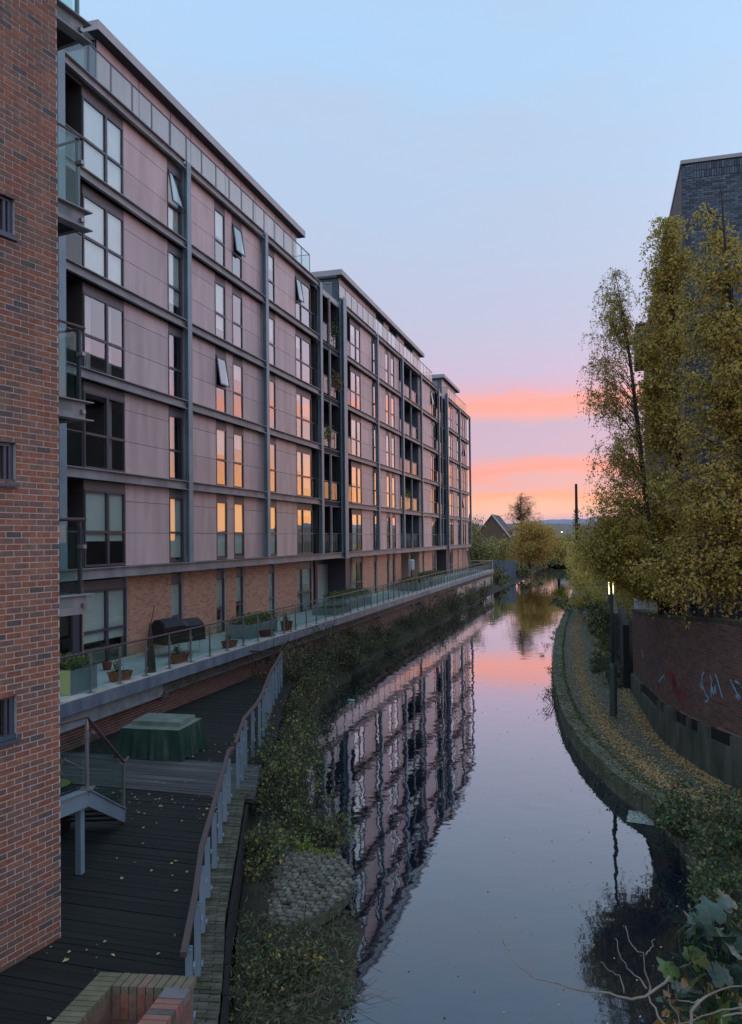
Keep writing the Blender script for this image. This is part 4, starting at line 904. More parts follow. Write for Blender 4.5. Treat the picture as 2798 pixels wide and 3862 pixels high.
# ------------------------------------------------------------------ tall dark building on the right
db = thing('dark_brick_building', 'tall windowless blue black brick building behind the birches at right', 'brick building', (2.7, 28, 2.9))
part('wall_body', MB().box(2.7, 28, .9, 16, 53.5, 18.45), [M['bluemortar']], db)
part('roof_edge', MB().box(2.66, 27.96, 18.46, 16.04, 53.54, 18.58), M['roof'], db)
part('side_wall_facing', MB().box(2.688, 28.02, 2.9, 2.699, 53.48, 18.44), M['sidewall'], db)
part('box_bay', MB().box(1.9, 44.2, 15.6, 2.685, 47.8, 17.35), M['sidewall'], db); part('box_bay_cap', MB().box(1.86, 44.16, 17.36, 2.684, 47.84, 17.44), M['roof'], db)
cells = [];
for r_, z0 in ((0, 18.2), (1, 17.96)):
    s = .30
    while s < 3.6: cells.append((s, s+.063, z0, z0+.22)); s += .076
cells += brick_face(0, 0, .3, 17.96, 18.42, []); cells += brick_face(0, 0, 3.6, 13.0, 17.94, [])
bricks(db, (2.7, 28, 0), (1, 0, 0), (0, -1, 0), cells, BLUEB, (5, 3, 2), 300, key=lambda c: -c[2]+c[0]*.2, prj=.008)
cells = brick_face(0, 0, 3.6, 3.0, 12.99, []); bb = MB()
for q in cells: brick_box(bb, (2.7, 28, 0), (1, 0, 0), (0, -1, 0), q, random.choice((0, 1, 2)), .008)
part('lower_brickwork', bb, BLUEB, db, 'stuff')
part('dark_hoarding', MB().box(2.9, 27.6, 2.9, 16, 27.66, 5.3), M['bluemortar'], db)
t = thing('white_shed', 'pale blue white shed wall glimpsed through leaves beyond the retaining wall', 'shed', (1.3, 34, 3))
part('shed_wall', MB().box(1.35, 34, .8, 2.6, 38, 4.9), M['white'], t); part('shed_roof', MB().box(1.25, 33.9, 4.91, 2.64, 38.1, 5.05), M['roof'], t)
t = thing('low_path_wall', 'dark low wall and sheeting behind the path bushes beyond the brick corner', 'wall', (.6, 36, .5))
part('wall_panel', MB().box(.72, 32.0, .4, .95, 40, 2.9), M['bluemortar'], t); part('wall_panel', MB().box(.40, 40.01, .4, .7, 62, 2.6), M['concrete'], t)

# ------------------------------------------------------------------ towpath edge stones, lamp post, litter
te = bpy.data.objects.new('towpath_edging', None); COL.objects.link(te); te['kind'] = 'structure'; te.location = (-1.5, 30, .5)
y = 17.3
while y < 92:
    e = y+random.uniform(.75, 1.05); q_ = random.uniform(-.025, .025); xa, xc = ip(PE, y)+q_, ip(PE, e-.02)+q_+random.uniform(-.012, .012); b = MB(); w_ = random.uniform(.38, .44)
    zt = .505+random.uniform(-.018, .018); zl = -.15
    b.hexa([(xa-.03, y, zl), (xa+w_, y, zl), (xc+w_, e-.02, zl), (xc-.03, e-.02, zl), (xa-.03, y, zt), (xa+w_, y, zt), (xc+w_, e-.02, zt), (xc-.03, e-.02, zt)])
    part('edge_stone', b, M['stone'], te); y = e
lp = thing('lamp_post', 'slim green grey lamp post standing on the leafy towpath, its head lost among leaves', 'lamp post', (.28, 26.96, .5))
part('post_base', MB().lathe((.28, 26.96, .5), [(.115, 0), (.115, 1.55), (.075, 1.72)], 14), M['lamp'], lp, smooth=True)
part('shaft', MB().tube([(.28, 26.96, 2.2), (.26, 26.96, 5.55)], [.062, .045], 12), M['lamp'], lp, smooth=True)
part('lamp_arm', MB().tube([(.26, 26.96, 5.5), (.24, 26.9, 5.75), (.16, 26.7, 5.82)], .025, 8), M['lamp'], lp)
part('lamp_head', MB().hexa([(.10, 26.2, 5.76), (.22, 26.2, 5.76), (.24, 26.7, 5.76), (.08, 26.7, 5.76), (.12, 26.22, 5.84), (.20, 26.22, 5.84), (.21, 26.68, 5.88), (.11, 26.68, 5.88)]), M['lamp'], lp)
fl = thing('wall_floodlight', 'lit yellow white light seen through the leaves beside the lamp post', 'lamp', (.42, 43.9, 3.0))
part('light_column', MB().box(.36, 43.9, .5, .50, 44.0, 3.2), M['lamp'], fl); part('tube_lamp', MB().tube([(.43, 43.86, 3.25), (.40, 43.86, 4.7)], .13, 8), M['glow'], fl)
def litter(name, n, fx, lb, size=.05, prob=(3, 2, 2, 1), zf=None):
    P = fx(n); o = leaves(name, P, size, LIT, prob, None, 0, 'stuff', flat=.85); return o
def onpath(n):
    y = 17+44*rng.random(n)**1.9; w = np.array([ip(PE, a) for a in y]); wr = np.array([ip([(17, 4.4), (18.6, 3.5), (19.7, 2.95), (21, 2.5), (22.4, 2.05), (25, 1.55), (30, 1.12), (34, .75), (42, .3), (54, .05)], a) for a in y])
    band = rng.random(n); u = np.where(band < .45, .40+.07*rng.normal(size=n), np.where(band < .78, .90+.07*rng.normal(size=n), rng.random(n)))
    x = w+.03+(wr-w-.1)*np.clip(u, 0, 1); return np.stack([x, y, .512+.02*rng.random(n)], 1)
litter('leaf_litter', 40000, onpath, '', .05, (5, 3.5, 2, 1.5))
def onedge(n):
    y = 17.3+50*rng.random(n)**1.7; k = rng.random(n); x = np.array([ip(PE, a) for a in y])+np.where(k < .45, .43, np.where(k < .75, -.05, .42*rng.random(n)))+.03*rng.normal(size=n)
    return np.stack([x, y, np.where(k < .45, .51, np.where(k < .75, .48-.4*rng.random(n)**2, .52))], 1)
leaves('edge_moss', onedge(15000), .045, [LF['h'], LF['d'], LF['e']], [3, 2, 2], None, 0, 'stuff')
def ondeck(n):
    cy_ = rng.uniform(5, 20, 16); cx_ = rng.random(16)**1.4*3.6; ci = rng.integers(0, 16, n); sp = np.where(rng.random(n) < .6, .35, 1.3); y = np.clip(cy_[ci]+rng.normal(size=n)*sp, 4.5, 24); x = np.array([ip(EDG, a) for a in y])-.12-np.abs(cx_[ci]+rng.normal(size=n)*sp); return np.stack([x, y, np.full(n, DZ+.02)], 1)
litter('deck_leaves', 330, ondeck, '', .06, (1, 2, 0, 6))
def onwater(n):
    y = rng.uniform(8, 40, n); a = np.array([ip(WL, q) for q in y]); c = np.array([ip(PE, q) for q in y]); u = rng.random(n); u = np.where(rng.random(n) < .5, u**4, u); u = np.where(rng.random(n) < .4, 1-u, u); return np.stack([a+(c-a)*u, y, np.full(n, .006)], 1)
litter('floating_leaves', 900, onwater, '', .03, (1, 1, 1, 4))
pb = MB(); G = 14; pts = [[(.42+.58*i/G+.08*j/G+random.uniform(-.012, .012), 18.6+.8*j/G-.1*i/G+random.uniform(-.012, .012), .008+random.random()**2*.06*math.sin(math.pi*(i+.2)/(G+.4))*math.sin(math.pi*(j+.2)/(G+.4))) for j in range(G+1)] for i in range(G+1)]
for i in range(G):
    for j in range(G): pb.poly([pts[i][j], pts[i+1][j], pts[i+1][j+1], pts[i][j+1]])
tag(part('plastic_bag', pb, M['bag']), 'pale translucent plastic bag floating by the ivy covered bank', 'plastic bag')
tag(part('floating_bottle', MB().tube([(-9.30, 29.75, .03), (-9.52, 29.8, .03), (-9.60, 29.82, .03)], [.045, .045, .015], 10), M['bottle'], smooth=True), 'small green plastic bottle floating in the dark water by the brambles', 'bottle')

# ------------------------------------------------------------------ vegetation builders
def shrub(name, label, c, r, nst, nl, ls, cols, prob, group=None, cat='bush', hang=.1, upb=1.0, lean=(0, 0)):
    t = thing(name, label, cat, c, group); c = np.array(c); b = MB(); P = []
    cl = [rng.uniform(0, 6.28) for _ in range(4)]
    for k in range(nst):
        a = rng.choice(cl)+rng.normal()*.7; d = math.sqrt(rng.random()); far_ = rng.random() < .16
        h = r[2]*rng.uniform(.30, .95)*(1.05-.4*d)*(.75+.35*math.sin(a*2+c[1]))*(1.35 if far_ else 1); d *= 1.35 if far_ else 1
        p0 = c+np.array((math.cos(a)*r[0]*d*.5, math.sin(a)*r[1]*d*.5, -.1)); p3 = c+np.array((math.cos(a)*r[0]*d+lean[0]*h, math.sin(a)*r[1]*d+lean[1]*h, h))
        p2 = p3+rng.normal(size=3)*.1*r[2]; p2[2] = h*.85+c[2]+.12; p1 = (p0+p2)/2+rng.normal(size=3)*.12*r[2]
        tip = p3+np.array((math.cos(a)*r[0]*.3, math.sin(a)*r[0]*.3, -.16*h-.05))
        pts = [p0, p1, p2, p3*.6+tip*.4, tip]; b.tube(pts, [.013*upb, .009*upb, .007*upb, .005*upb, .002*upb], 3, cap=False)
        m = int(max(2, nl//nst)*rng.uniform(.2, 1.4)*(.4 if far_ else 1)); jt = .03+.05*r[2]*.5
        for q in range(m):
            s = rng.uniform(.15, 1)**.7*4; i = min(3, int(s)); f = s-i; P.append(np.array(pts[i])*(1-f)+np.array(pts[i+1])*f+rng.normal(size=3)*jt)
    part('stems', b, M['twig'], t, 'stuff'); P = np.array(P); P[:, 2] = np.maximum(P[:, 2], c[2]+.02)
    leaves('foliage', P, ls, [LF[x] for x in cols], prob, t, hang); return t
def inell(c, r, n):
    v = rng.normal(size=(n, 3)); v /= np.linalg.norm(v, axis=1)[:, None]; v *= rng.random(n)[:, None]**.42; return np.array(c)+v*np.array(r)
def tree(name, label, trunk, tr_, crowns, nlimb, ntw, nlf, ls, cols, prob, bark, group=None, droop=.5, tw=1.0, jit=.14, lr=.045, tside=5, twr=.007):
    t = thing(name, label, 'tree', trunk[0], group); b = MB(); b.tube(trunk, tr_, 10); part('trunk', b, bark, t, smooth=True)
    T = np.array(trunk, float); w = np.array([c[2] for c in crowns], float); w /= w.sum(); ends = []
    for c, k in zip(crowns, rng.multinomial(nlimb, w)): ends += list(inell(c[0], c[1], k))
    lb = MB(); P = []
    for e in ends:
        hd = math.hypot(e[0]-np.interp(e[2], T[:, 2], T[:, 0]), e[1]-np.interp(e[2], T[:, 2], T[:, 1]))
        zs = min(max(e[2]-hd*rng.uniform(.5, 1.1)-.2, T[0, 2]+.25*(T[-1, 2]-T[0, 2])), T[-1, 2]-.05)
        s = np.array([np.interp(zs, T[:, 2], T[:, 0]), np.interp(zs, T[:, 2], T[:, 1]), zs]); mid = (s+e)/2+np.array((0, 0, hd*.12))+rng.normal(size=3)*.12*hd
        l = np.linalg.norm(e-s); rr = lr*min(1, l/4+.25); pts = [s, s*.45+mid*.55+np.array((0, 0, .05*l)), mid, mid*.4+e*.6, e]; lb.tube(pts, [rr, rr*.75, rr*.5, rr*.3, rr*.12], tside, cap=False)
        for q in range(ntw):
            f = rng.uniform(.3, 1)**.8*4; i = min(3, int(f)); f -= i; o = np.array(pts[i])*(1-f)+np.array(pts[i+1])*f
            d = rng.normal(size=3); d[2] = d[2]*.4-droop*.6; d /= np.linalg.norm(d); L_ = tw*rng.uniform(.5, 1.2)
            m1 = o+d*L_*.5; m2 = m1+(d*(1-droop)+np.array((0, 0, -droop)))*L_*.6; lb.tube([o, m1, m2], [twr, twr*.6, twr*.25], 3, cap=False)
            u = rng.random(nlf)[:, None]; pp = np.where(u < .5, o+(m1-o)*u*2, m1+(m2-m1)*(u-.5)*2); P.append(pp+rng.normal(size=(nlf, 3))*jit)
    part('branches', lb, bark, t, 'stuff'); leaves('crown', np.concatenate(P), ls, [LF[x] for x in cols], prob, t, .35); return t

# birches on the right bank
tree('birch_tree', 'weeping birch with thin drooping branches against the sunset, left of the tall dark building', [(1.8, 25.2, 2.9), (1.35, 24.8, 6.2), (1.12, 24.6, 8.8), (.92, 24.5, 10.9), (.72, 24.5, 12.6), (.5, 24.5, 13.9)], [.10, .085, .07, .05, .03, .006],
     [((.42, 24.5, 13.0), (.50, .8, 1.35), 2.4), ((-.02, 24.3, 11.0), (.48, .9, 1.5), 3.2), ((.35, 24.5, 9.0), (.75, 1.1, 1.4), 3.6), ((.25, 24.4, 7.4), (.9, 1.2, 1.0), 3.4), ((-.3, 24.2, 6.7), (.45, .9, .6), 1.4)], 110, 12, 16, .054, 'yobg', (2.2, 3, 1.8, 1.0), M['barkd'], 'birches on the right bank', .9, .85, .035, .02, 4, .0045)
tree('birch_tree', 'large yellow leaved birch with its trunk close to the right edge', [(5.0, 21.6, 2.9), (4.2, 21.5, 6.5), (3.55, 21.5, 9.5), (3.1, 21.5, 12.5), (2.95, 21.4, 15.0)], [.15, .11, .08, .045, .012],
     [((2.9, 21.8, 14.1), (.45, .8, 1.3), 1.0), ((2.9, 21.8, 12.0), (1.1, 1.4, 1.6), 3.6), ((3.1, 21.8, 9.6), (1.5, 1.7, 1.7), 5.5), ((2.7, 21.6, 7.3), (1.7, 1.6, 1.5), 5.5), ((2.2, 21.4, 5.5), (1.5, 1.3, .9), 4), ((4.4, 21.3, 5.7), (1.2, 1.4, 1.0), 2.5)], 190, 20, 17, .080, 'yogb', (5.5, 3.6, 1.4, .5), M['barkd'], 'birches on the right bank', .6, .85, .055, .03, 5, .009)
tree('birch_tree', 'olive and amber birch standing between the dark building and the weeping birch', [(2.3, 26.3, 3.0), (2.35, 26.4, 7), (2.3, 26.5, 11), (2.2, 26.6, 14.6), (2.05, 26.6, 16.2)], [.12, .10, .07, .03, .01],
     [((2.15, 26.6, 14.8), (.55, .9, 1.7), 2.0), ((1.9, 26.6, 12.3), (1.0, 1.2, 1.8), 4), ((1.7, 26.6, 9.4), (1.35, 1.4, 1.9), 5), ((1.4, 26.5, 6.9), (1.5, 1.5, 1.3), 5), ((.6, 26.6, 6.0), (1.3, 1.2, .9), 3), ((1.3, 26.4, 5.1), (1.2, 1.2, .7), 2.5)], 190, 20, 16, .078, 'oygb', (3.2, 4.6, 1.4, .8), M['barkd'], 'birches on the right bank', .6, .85, .055, .03, 5, .006)
tree('birch_tree', 'lower spreading yellow green tree whose branches hang over the towpath around the lamp', [(2.15, 24.9, 2.9), (1.9, 24.6, 4.6), (1.3, 24.3, 6.0), (.7, 24.2, 6.9)], [.09, .07, .05, .012],
     [((.35, 24.2, 6.3), (.9, 1.1, .85), 4), ((-.35, 24.0, 5.95), (.5, .9, .55), 2.2), ((.95, 24.2, 5.3), (.8, 1.0, .5), 3)], 110, 16, 20, .062, 'yogl', (4, 3, 1.8, .8), M['barkd'], 'birches on the right bank', .7, .6, .05, .025, 4, .0045)
for (x, y) in ((2.75, 24.6), (3.05, 25.0)): 
    t = thing('sapling', 'thin %s sapling stem rising straight behind the retaining wall' % ('left' if x < 3 else 'right'), 'tree', (x, y, 2.9)); part('trunk', MB().tube([(x, y, 2.9), (x+.02, y, 6), (x-.05, y, 9)], [.06, .05, .02], 8), M['bark'], t, smooth=True)
t = thing('leaning_pole', 'tall ivy clad pole standing beside the water farther along the right bank', 'pole', (-2.9, 100, .6))
part('pole', MB().tube([(-2.9, 100, .5), (-2.9, 100, 12.6)], [.22, .15], 8), M['barkd'], t)
P = rng.normal(0, 1, (900, 3))*(.22, .22, 0)+(-2.9, 100, 0); P[:, 2] = rng.uniform(.6, 9.5, 900); leaves('ivy', P, .2, [LF['d'], LF['o']], [2, 1], t)
# bushes on the right bank and path side
def bsh(lb, c, r, nst, nl, ls, cols, prob, gr='bushes along the towpath', **k): return shrub('path_bush', lb, c, r, nst, nl, ls, cols, prob, gr, **k)
bsh('dark green conifer like bush leaning over the water beyond the towpath bend', (-1.7, 63, .6), (1.8, 3, 2.6), 40, 5000, .11, 'dg', (5, 1), lean=(-.25, 0))
bsh('silvery leaved bush beside the brick wall corner', (.35, 32.7, .5), (.42, .8, 1.3), 26, 2600, .06, 'sdg', (3, 3, 1))
bsh('green ivy mound on the path side, left of the silvery bush', (.05, 36, .45), (.45, 2.0, 1.0), 26, 4200, .055, 'hd', (1, 2))
bsh('mossy green growth where the path narrows beyond the ivy mound', (-.1, 42, .45), (.4, 3.0, 1.1), 26, 4200, .06, 'dho', (2, 1, .6))
bsh('dark bush mass on the path side near the far bend', (-.2, 52, .45), (.6, 4.0, 2.2), 36, 5000, .09, 'do', (4, 1))
bsh('thin twiggy shrub reaching over the water from the path edge', (-2.05, 35.5, .1), (.5, .5, .7), 12, 260, .05, 'dbo', (2, 1, 1), lean=(-.5, 0))
bsh('second small twiggy shrub overhanging the water nearer the lamp post', (-1.75, 31, .05), (.45, .5, .55), 12, 240, .05, 'dbo', (2, 1, 1), lean=(-.6, 0))
bsh('low weeds along the foot of the edge stones near the canal bend', (-1.0, 26.0, .0), (.25, .6, .35), 10, 160, .04, 'dgo', (2, 1, 1))
bsh('tall yellow willow on the right bank overhanging the canal before the far bend', (-2.2, 96, .6), (1.6, 6, 7.5), 50, 9000, .17, 'yog', (2, 2, 1))
bsh('olive tree crown over the path beyond the weeping birch', (.4, 56, 1), (2.2, 5, 7.5), 60, 14000, .12, 'oyg', (3, 2, 2))
def ivybank(n, x0, x1, y0, y1, zf, ls, cols, prob, name='bank_ground_cover'):
    x = rng.uniform(x0, x1, n); y = rng.uniform(y0, y1, n); P = np.stack([x, y, np.array([zf(a, b_) for a, b_ in zip(x, y)])], 1)
    return leaves(name, P, ls, [LF[c] for c in cols], prob, None, .1, 'stuff', flat=.4)
zb_ = lambda x, y: max(.05, float(np.interp(x-ip(PE, y), [-.2, 0, .5, 1.1, 2.6], [.1, .4, .72, 1.05, 1.35]))+.18*abs(math.sin(x*4)*math.sin(y*3))*rng.random()+.22*rng.random())
x = rng.uniform(-.12, 3.0, 16000); y = rng.uniform(8.5, 17.6, 16000); xx = x+np.array([ip(PE, q) for q in y]); P = np.stack([xx, y, np.array([zb_(a, c) for a, c in zip(xx, y)])], 1)
leaves('bank_ivy', P, .07, [LF['d'], LF['h'], LF['o'], LF['f']], [7, 2, .5, 1.6], None, .1, 'stuff', flat=.3)
for (c, r, lb) in (((1.55, 17.0, .5), (.5, .7, 1.0), 'leafy ivy clump at the end of the leafy towpath edge'), ((2.3, 15.6, .8), (.7, .9, 1.0), 'tangled bush on the near right bank behind the plastic bag'), ((1.75, 13.6, .5), (.4, .8, .8), 'dark trailing bush over the near right water edge'), ((3.6, 15.3, 1.2), (1.0, 1.0, 1.3), 'bramble heap filling the right edge below the graffiti wall')):
    bsh(lb, c, r, 44, 2400, .07, 'dhof', (5, 2, .5, 1.2))

# left bank brambles
rr = random.Random(4)
LB = [((-11.5, 28.2, .5), (1.2, 1.0, 1.7), 'grey brown bramble thicket hiding the far end of the curved railing'), ((-10.6, 26.0, .4), (1.0, 1.2, 1.35), 'bramble with green leaves against the curved railing'), ((-9.5, 23.4, .3), (.9, 1.2, 1.1), 'low bramble between the curved railing and the dark water'),
      ((-8.6, 20.6, .3), (.8, 1.1, 1.2), 'yellow leaved bramble spilling over the boardwalk edge planks'), ((-7.4, 18.2, .3), (.8, 1.1, 1.5), 'tall mixed bramble beside the gap between the two railing runs'), ((-6.6, 16.3, .3), (.8, 1.0, 1.7), 'dense green and yellow bramble at the end of the mossy kerb wall'),
      ((-5.6, 15.0, .2), (.7, .8, 1.0), 'leafy bush at the top of the cobbled apron'), ((-12.0, 31.5, .4), (.9, 1.8, 1.8), 'bramble heap reaching the terrace edge beam'), ((-11.9, 35.3, .3), (.9, 2.0, 1.6), 'yellow tipped bush under the terrace glass'),
      ((-12.0, 39.5, .3), (.8, 2.2, 1.3), 'low scrub along the ribbed brick wall'), ((-12.0, 44.5, .2), (.8, 2.4, 1.2), 'dark scrub on the water edge midway along the terrace'), ((-12.1, 50.0, .2), (.8, 2.8, 1.4), 'scrub with grey stems farther along the terrace wall'),
      ((-12.1, 57.0, .2), (.8, 3.4, 1.8), 'ivy grown bush climbing to the terrace edge'), ((-12.1, 64.5, .2), (.9, 3.8, 2.2), 'rounded green bush overtopping the terrace edge'), ((-12.1, 73.0, .2), (.9, 4.4, 1.7), 'dark bank bush near the end of the terrace'), ((-12.2, 83, .2), (.9, 5, 1.8), 'last dark bush under the terrace end'),
      ((-4.35, 10.3, .2), (.5, .8, .7), 'tangled weeds between mossy kerb wall and water, nearest the bridge'), ((-4.7, 8.9, .2), (.5, .9, .8), 'weeds in the bottom corner beside the mossy kerb wall'), ((-5.9, 13.0, .6), (.35, .7, .7), 'grassy weeds between the kerb wall and the cobbles')]
for i, (c, r, lb) in enumerate(LB):
    far = c[1] > 27; r = (r[0]*(1.15 if far else 1.1), r[1], r[2]*(1.45 if far else 1.15)); v = rr.choice([('dhefy', (2.4, 3.0, 2, 1.6, .8)), ('dhelf', (2.6, 3, 2.2, .8, 1.4)), ('dlhey', (2.6, 1.0, 3, 2, .4))]) if not far else ('defh', (4.5, 2.4, 3, 1.6))
    shrub('bramble', lb, c, r, 120 if not far else 110, (2900 if not far else 3400), (.065 if not far else .085)*(1 if c[1] > 12 else .8), v[0], v[1], 'brambles on the left bank', upb=1.0 if not far else 1.4)
NW_ = 42000; x = rng.random(NW_); y = 7+rng.random(NW_)**1.6*70; a = np.array([ip(WL, q) for q in y])+.05; bk = np.where(y > 27.5, -12.6, np.array([ip(EDG, q) for q in y])+.45); P = np.stack([a+(bk-a)*x, y, .08+.5*x+.30*rng.random(NW_)*rng.random(NW_)], 1)
keep = ~(((P[:, 0]+5.1)/1.0)**2+((P[:, 1]-12.7)/1.45)**2 < 1); leaves('bank_weeds', P[keep], .085, [LF['d'], LF['h'], LF['e'], LF['f']], [4, 2.2, 2, 4], None, -.25, 'stuff', asp=.22)
b = MB()
for k in range(1700):
    y_ = 7+random.random()**1.4*28; u = random.random(); a_ = ip(WL, y_); bk_ = ip(EDG, y_)+.5 if y_ < 27 else -12.5; p = Vector((a_+(bk_-a_)*u, y_, .15+.4*u)); d_ = Vector((random.gauss(.25, .5), random.gauss(0, .5), random.uniform(.2, .9)))*random.uniform(.3, 1.0)
    b.tube([p, p+d_*.6, p+d_+Vector((random.gauss(0, .1), random.gauss(0, .1), -.18))], [.0045, .0035, .0015], 3, cap=False)
part('dead_stems', b, mat('dry_stems', (.17, .14, .095), .9, (.10, .085, .05), 6), None, 'stuff')

# cobbled apron
ca = bpy.data.objects.new('cobbled_apron', None); COL.objects.link(ca); ca['kind'] = 'structure'; ca.location = (-5.2, 12.7, .4)
part('apron_bed', MB().lathe((-5.25, 12.7, .28), [(1.3, 0), (1.22, .15)], 24, sx_=.88, sy_=1.2), M['moss'], ca)
setm = [MB().hexa([(-.07*q, -.055, 0), (.07*q, -.055, 0), (.07*q, .055, 0), (-.07*q, .055, 0), (-.055*q, -.042, .05), (.055*q, -.042, .045), (.06*q, .045, .05), (-.06*q, .042, .055)]).mesh('cobble', M['sett']) for q in (1, .85, 1.2)]
for i in range(-14, 15):
    for j in range(-21, 22):
        u, v_ = i*.155+(.07 if j % 2 else 0), j*.118
        rho = math.hypot(u/1.12, v_/1.5)
        if rho > 1 or random.random() < .05 or (u < -.6 and random.random() < .35): continue
        o = link('cobble', random.choice(setm), ca, (-5.25+u+random.uniform(-.01, .01), 12.7+v_+.10*u*u, .425+.05*(1-rho)+random.uniform(-.008, .008))); o.rotation_euler = (random.uniform(-.06, .06), random.uniform(-.06, .06), random.uniform(-.12, .12)-.15*u)
Pw = rng.normal(0, 1, (700, 3))*(.5, .8, .0)+(-5.45, 12.6, 0); Pw[:, 2] = .48+.10*rng.random(700)**2
leaves('sett_weeds', Pw, .05, [LF['h'], LF['d'], LF['f']], [2, 2, 2], ca, 0, 'stuff')
for c, lb in (((-5.55, 14.15, .4), 'bright green fern tuft at the head of the cobbles, left one'), ((-5.0, 14.05, .3), 'bright green fern tuft at the head of the cobbles, right one')):
    shrub('fern_tuft', lb, c, (.22, .22, .3), 16, 500, .06, 'lg', (2, 1), 'fern tufts by the cobbles', 'plant')

# ------------------------------------------------------------------ brick box pier under the bridge, bottom left
pr_ = thing('brick_pit', 'hollow square brick pit with mossy header coping at the bottom edge', 'brick pit', (-3.9, 5.8, 0))
PZ = 2.40; q0 = Vector((-4.42, 6.36, 0)); e1 = Vector((.945, .30, 0)).normalized(); e1 = Vector((.985, .17, 0)).normalized(); e2 = Vector((.10, -.995, 0)).normalized()
def pbox(b, s0, s1, t0, t1, z0, z1, m=0):
    p = [q0+e1*s0+e2*t1, q0+e1*s1+e2*t1, q0+e1*s1+e2*t0, q0+e1*s0+e2*t0]; b.hexa([(v.x, v.y, z0) for v in p]+[(v.x, v.y, z1) for v in p], m)
mossb = [mat('mossy_header_brick', (.19, .165, .095), .9, (.13, .125, .065), 9, .4, 50), mat('buff_header_brick', (.22, .17, .115), .9, (.15, .14, .08), 9, .4, 50), BR[2], mat('salmon_header_brick', (.33, .15, .11), .85, (.28, .13, .10), 9, .3, 50)]
b = MB(); pbox(b, .006, .205, .006, 1.7, .3, PZ-.07); part('pit_wall', b, BR[2], pr_); b = MB(); pbox(b, .206, .86, .006, .205, .3, PZ-.07); part('pit_wall', b, BR[2], pr_); b = MB(); pbox(b, .70, .93, .206, 1.7, .3, PZ-.07); part('pit_wall', b, BR[3], pr_)
for k in range(20): b = MB(); pbox(b, 0, .21, .0+k*.076, .066+k*.076, PZ-.069, PZ); part('coping_brick', b, mossb[random.choice((0, 0, 1))], pr_)
for k in range(9): b = MB(); pbox(b, .22+k*.076, .286+k*.076, 0, .21, PZ-.069, PZ+random.uniform(-.003, .003)); part('coping_brick', b, mossb[random.choice((0, 1, 1, 2))], pr_)
for k in range(9): b = MB(); pbox(b, .22+k*.076, .286+k*.076, .207, .212, PZ-.29, PZ-.07); part('soldier_brick', b, BR[0] if k % 2 else BR[2], pr_)
b = MB(); pbox(b, .70, .925, .215, .36, PZ-.069, PZ+.01); part('stone_slab', b, mat('grey_slab', (.20, .185, .185), .8, (.16, .15, .15), 8), pr_)
for k in range(16): b = MB(); pbox(b, .70, .925, .37+k*.076, .436+k*.076, PZ-.069, PZ+.004); part('coping_brick', b, mossb[3] if k % 4 != 2 else BR[4], pr_)
b = MB(); pbox(b, .21, .70, .21, 1.7, PZ-.75, PZ-.7); part('pit_floor', b, M['soil'], pr_)
for k in range(6): b = MB(); c = q0+e1*random.uniform(.28, .62)+e2*random.uniform(.3, .6); b.obox((c.x, c.y, PZ-.55), e1*.07, e2*.02, (0, .01, .03)); part('rubbish', b, M['white'] if k < 3 else M['bag'], pr_)
b = MB()
for k in range(16): c = q0+e1*random.uniform(.25, .66)+e2*random.uniform(.25, 1.2)+Vector((0, 0, PZ-.62)); d_ = Vector((random.gauss(0, .2), random.gauss(0, .15), random.uniform(0, .2))); b.tube([c, c+d_, c+d_*2+Vector((0, 0, -.1))], .006, 3)
part('twigs', b, M['bare'], pr_, 'stuff')

# ------------------------------------------------------------------ ivy and bare branches close to the bridge, bottom right
def camp(px, py, d):   # plan helper: a point at distance d along a viewing direction given in thousandths of the frame width
    v = fw+rt*((px-821.5)/1778.06)-up*((py-1164.8)/1778.06); return Vector((0, 0, CZ))+v*d
iv = thing('ivy_plant', 'large leaved ivy with broad lobed green leaves in the bottom right corner', 'ivy', camp(1620, 2330, 3.2))
def ivyleaf(c, s, rot, tilt, mt, nm_='leaf'):
    pr = [(0, -.02), (.22, -.20), (.50, -.12), (.60, .12), (.50, .26), (.60, .48), (.42, .58), (.24, .62), (.12, .86), (0, 1.0), (-.12, .86), (-.24, .62), (-.42, .58), (-.60, .48), (-.50, .26), (-.60, .12), (-.50, -.12), (-.22, -.20)]
    b = MB(); n_ = len(pr); cu = random.uniform(-.25, .35); f_ = lambda x, y: -.16*s*abs(x)*abs(x)*4*cu+.06*s*math.sin(y*5+cu*9)-.10*s*(y-.4)**2
    v = [(x*s, y*s, f_(x, y)) for x, y in pr]; w_ = [(x*.5*s, (.2+(y-.2)*.5)*s, f_(x*.5, .2+(y-.2)*.5)+.018*s) for x, y in pr]; c0 = (0, .2*s, .01*s)
    for k in range(n_): q = (k+1) % n_; b.poly([v[k], v[q], w_[q], w_[k]]); b.poly([c0, w_[k], w_[q]])
    e = (Euler((tilt, 0, rot)).to_matrix()); b.v = [tuple(e @ Vector(p)+c) for p in b.v]; part(nm_, b, mt, iv)
random.seed(31)
IV = [(1580, 2035, .07, .4), (1620, 2010, .06, 1), (1635, 2060, .06, 2), (1545, 2045, .05, 1.4), (1600, 2085, .065, 3.4), (1560, 2095, .06, 2.6), (1555, 2140, .055, .8), (1600, 2130, .05, 3), (1490, 2160, .06, .9), (1530, 2180, .06, 4.4), (1570, 2175, .07, 2.2), (1620, 2165, .06, 5.2), (1640, 2190, .05, .3), (1520, 2220, .065, 3.6), (1485, 2235, .05, 2.2), (1550, 2240, .05, 1), (1610, 2225, .055, 4), (1590, 2255, .06, 5), (1640, 2250, .06, 3), (1635, 2110, .055, 1.7), (1475, 2255, .045, 3.3), (1560, 2070, .05, 5.6)]+[(random.uniform(1500, 1665), random.uniform(2040, 2290), random.uniform(.04, .065), random.uniform(0, 6.2)) for _ in range(34)]
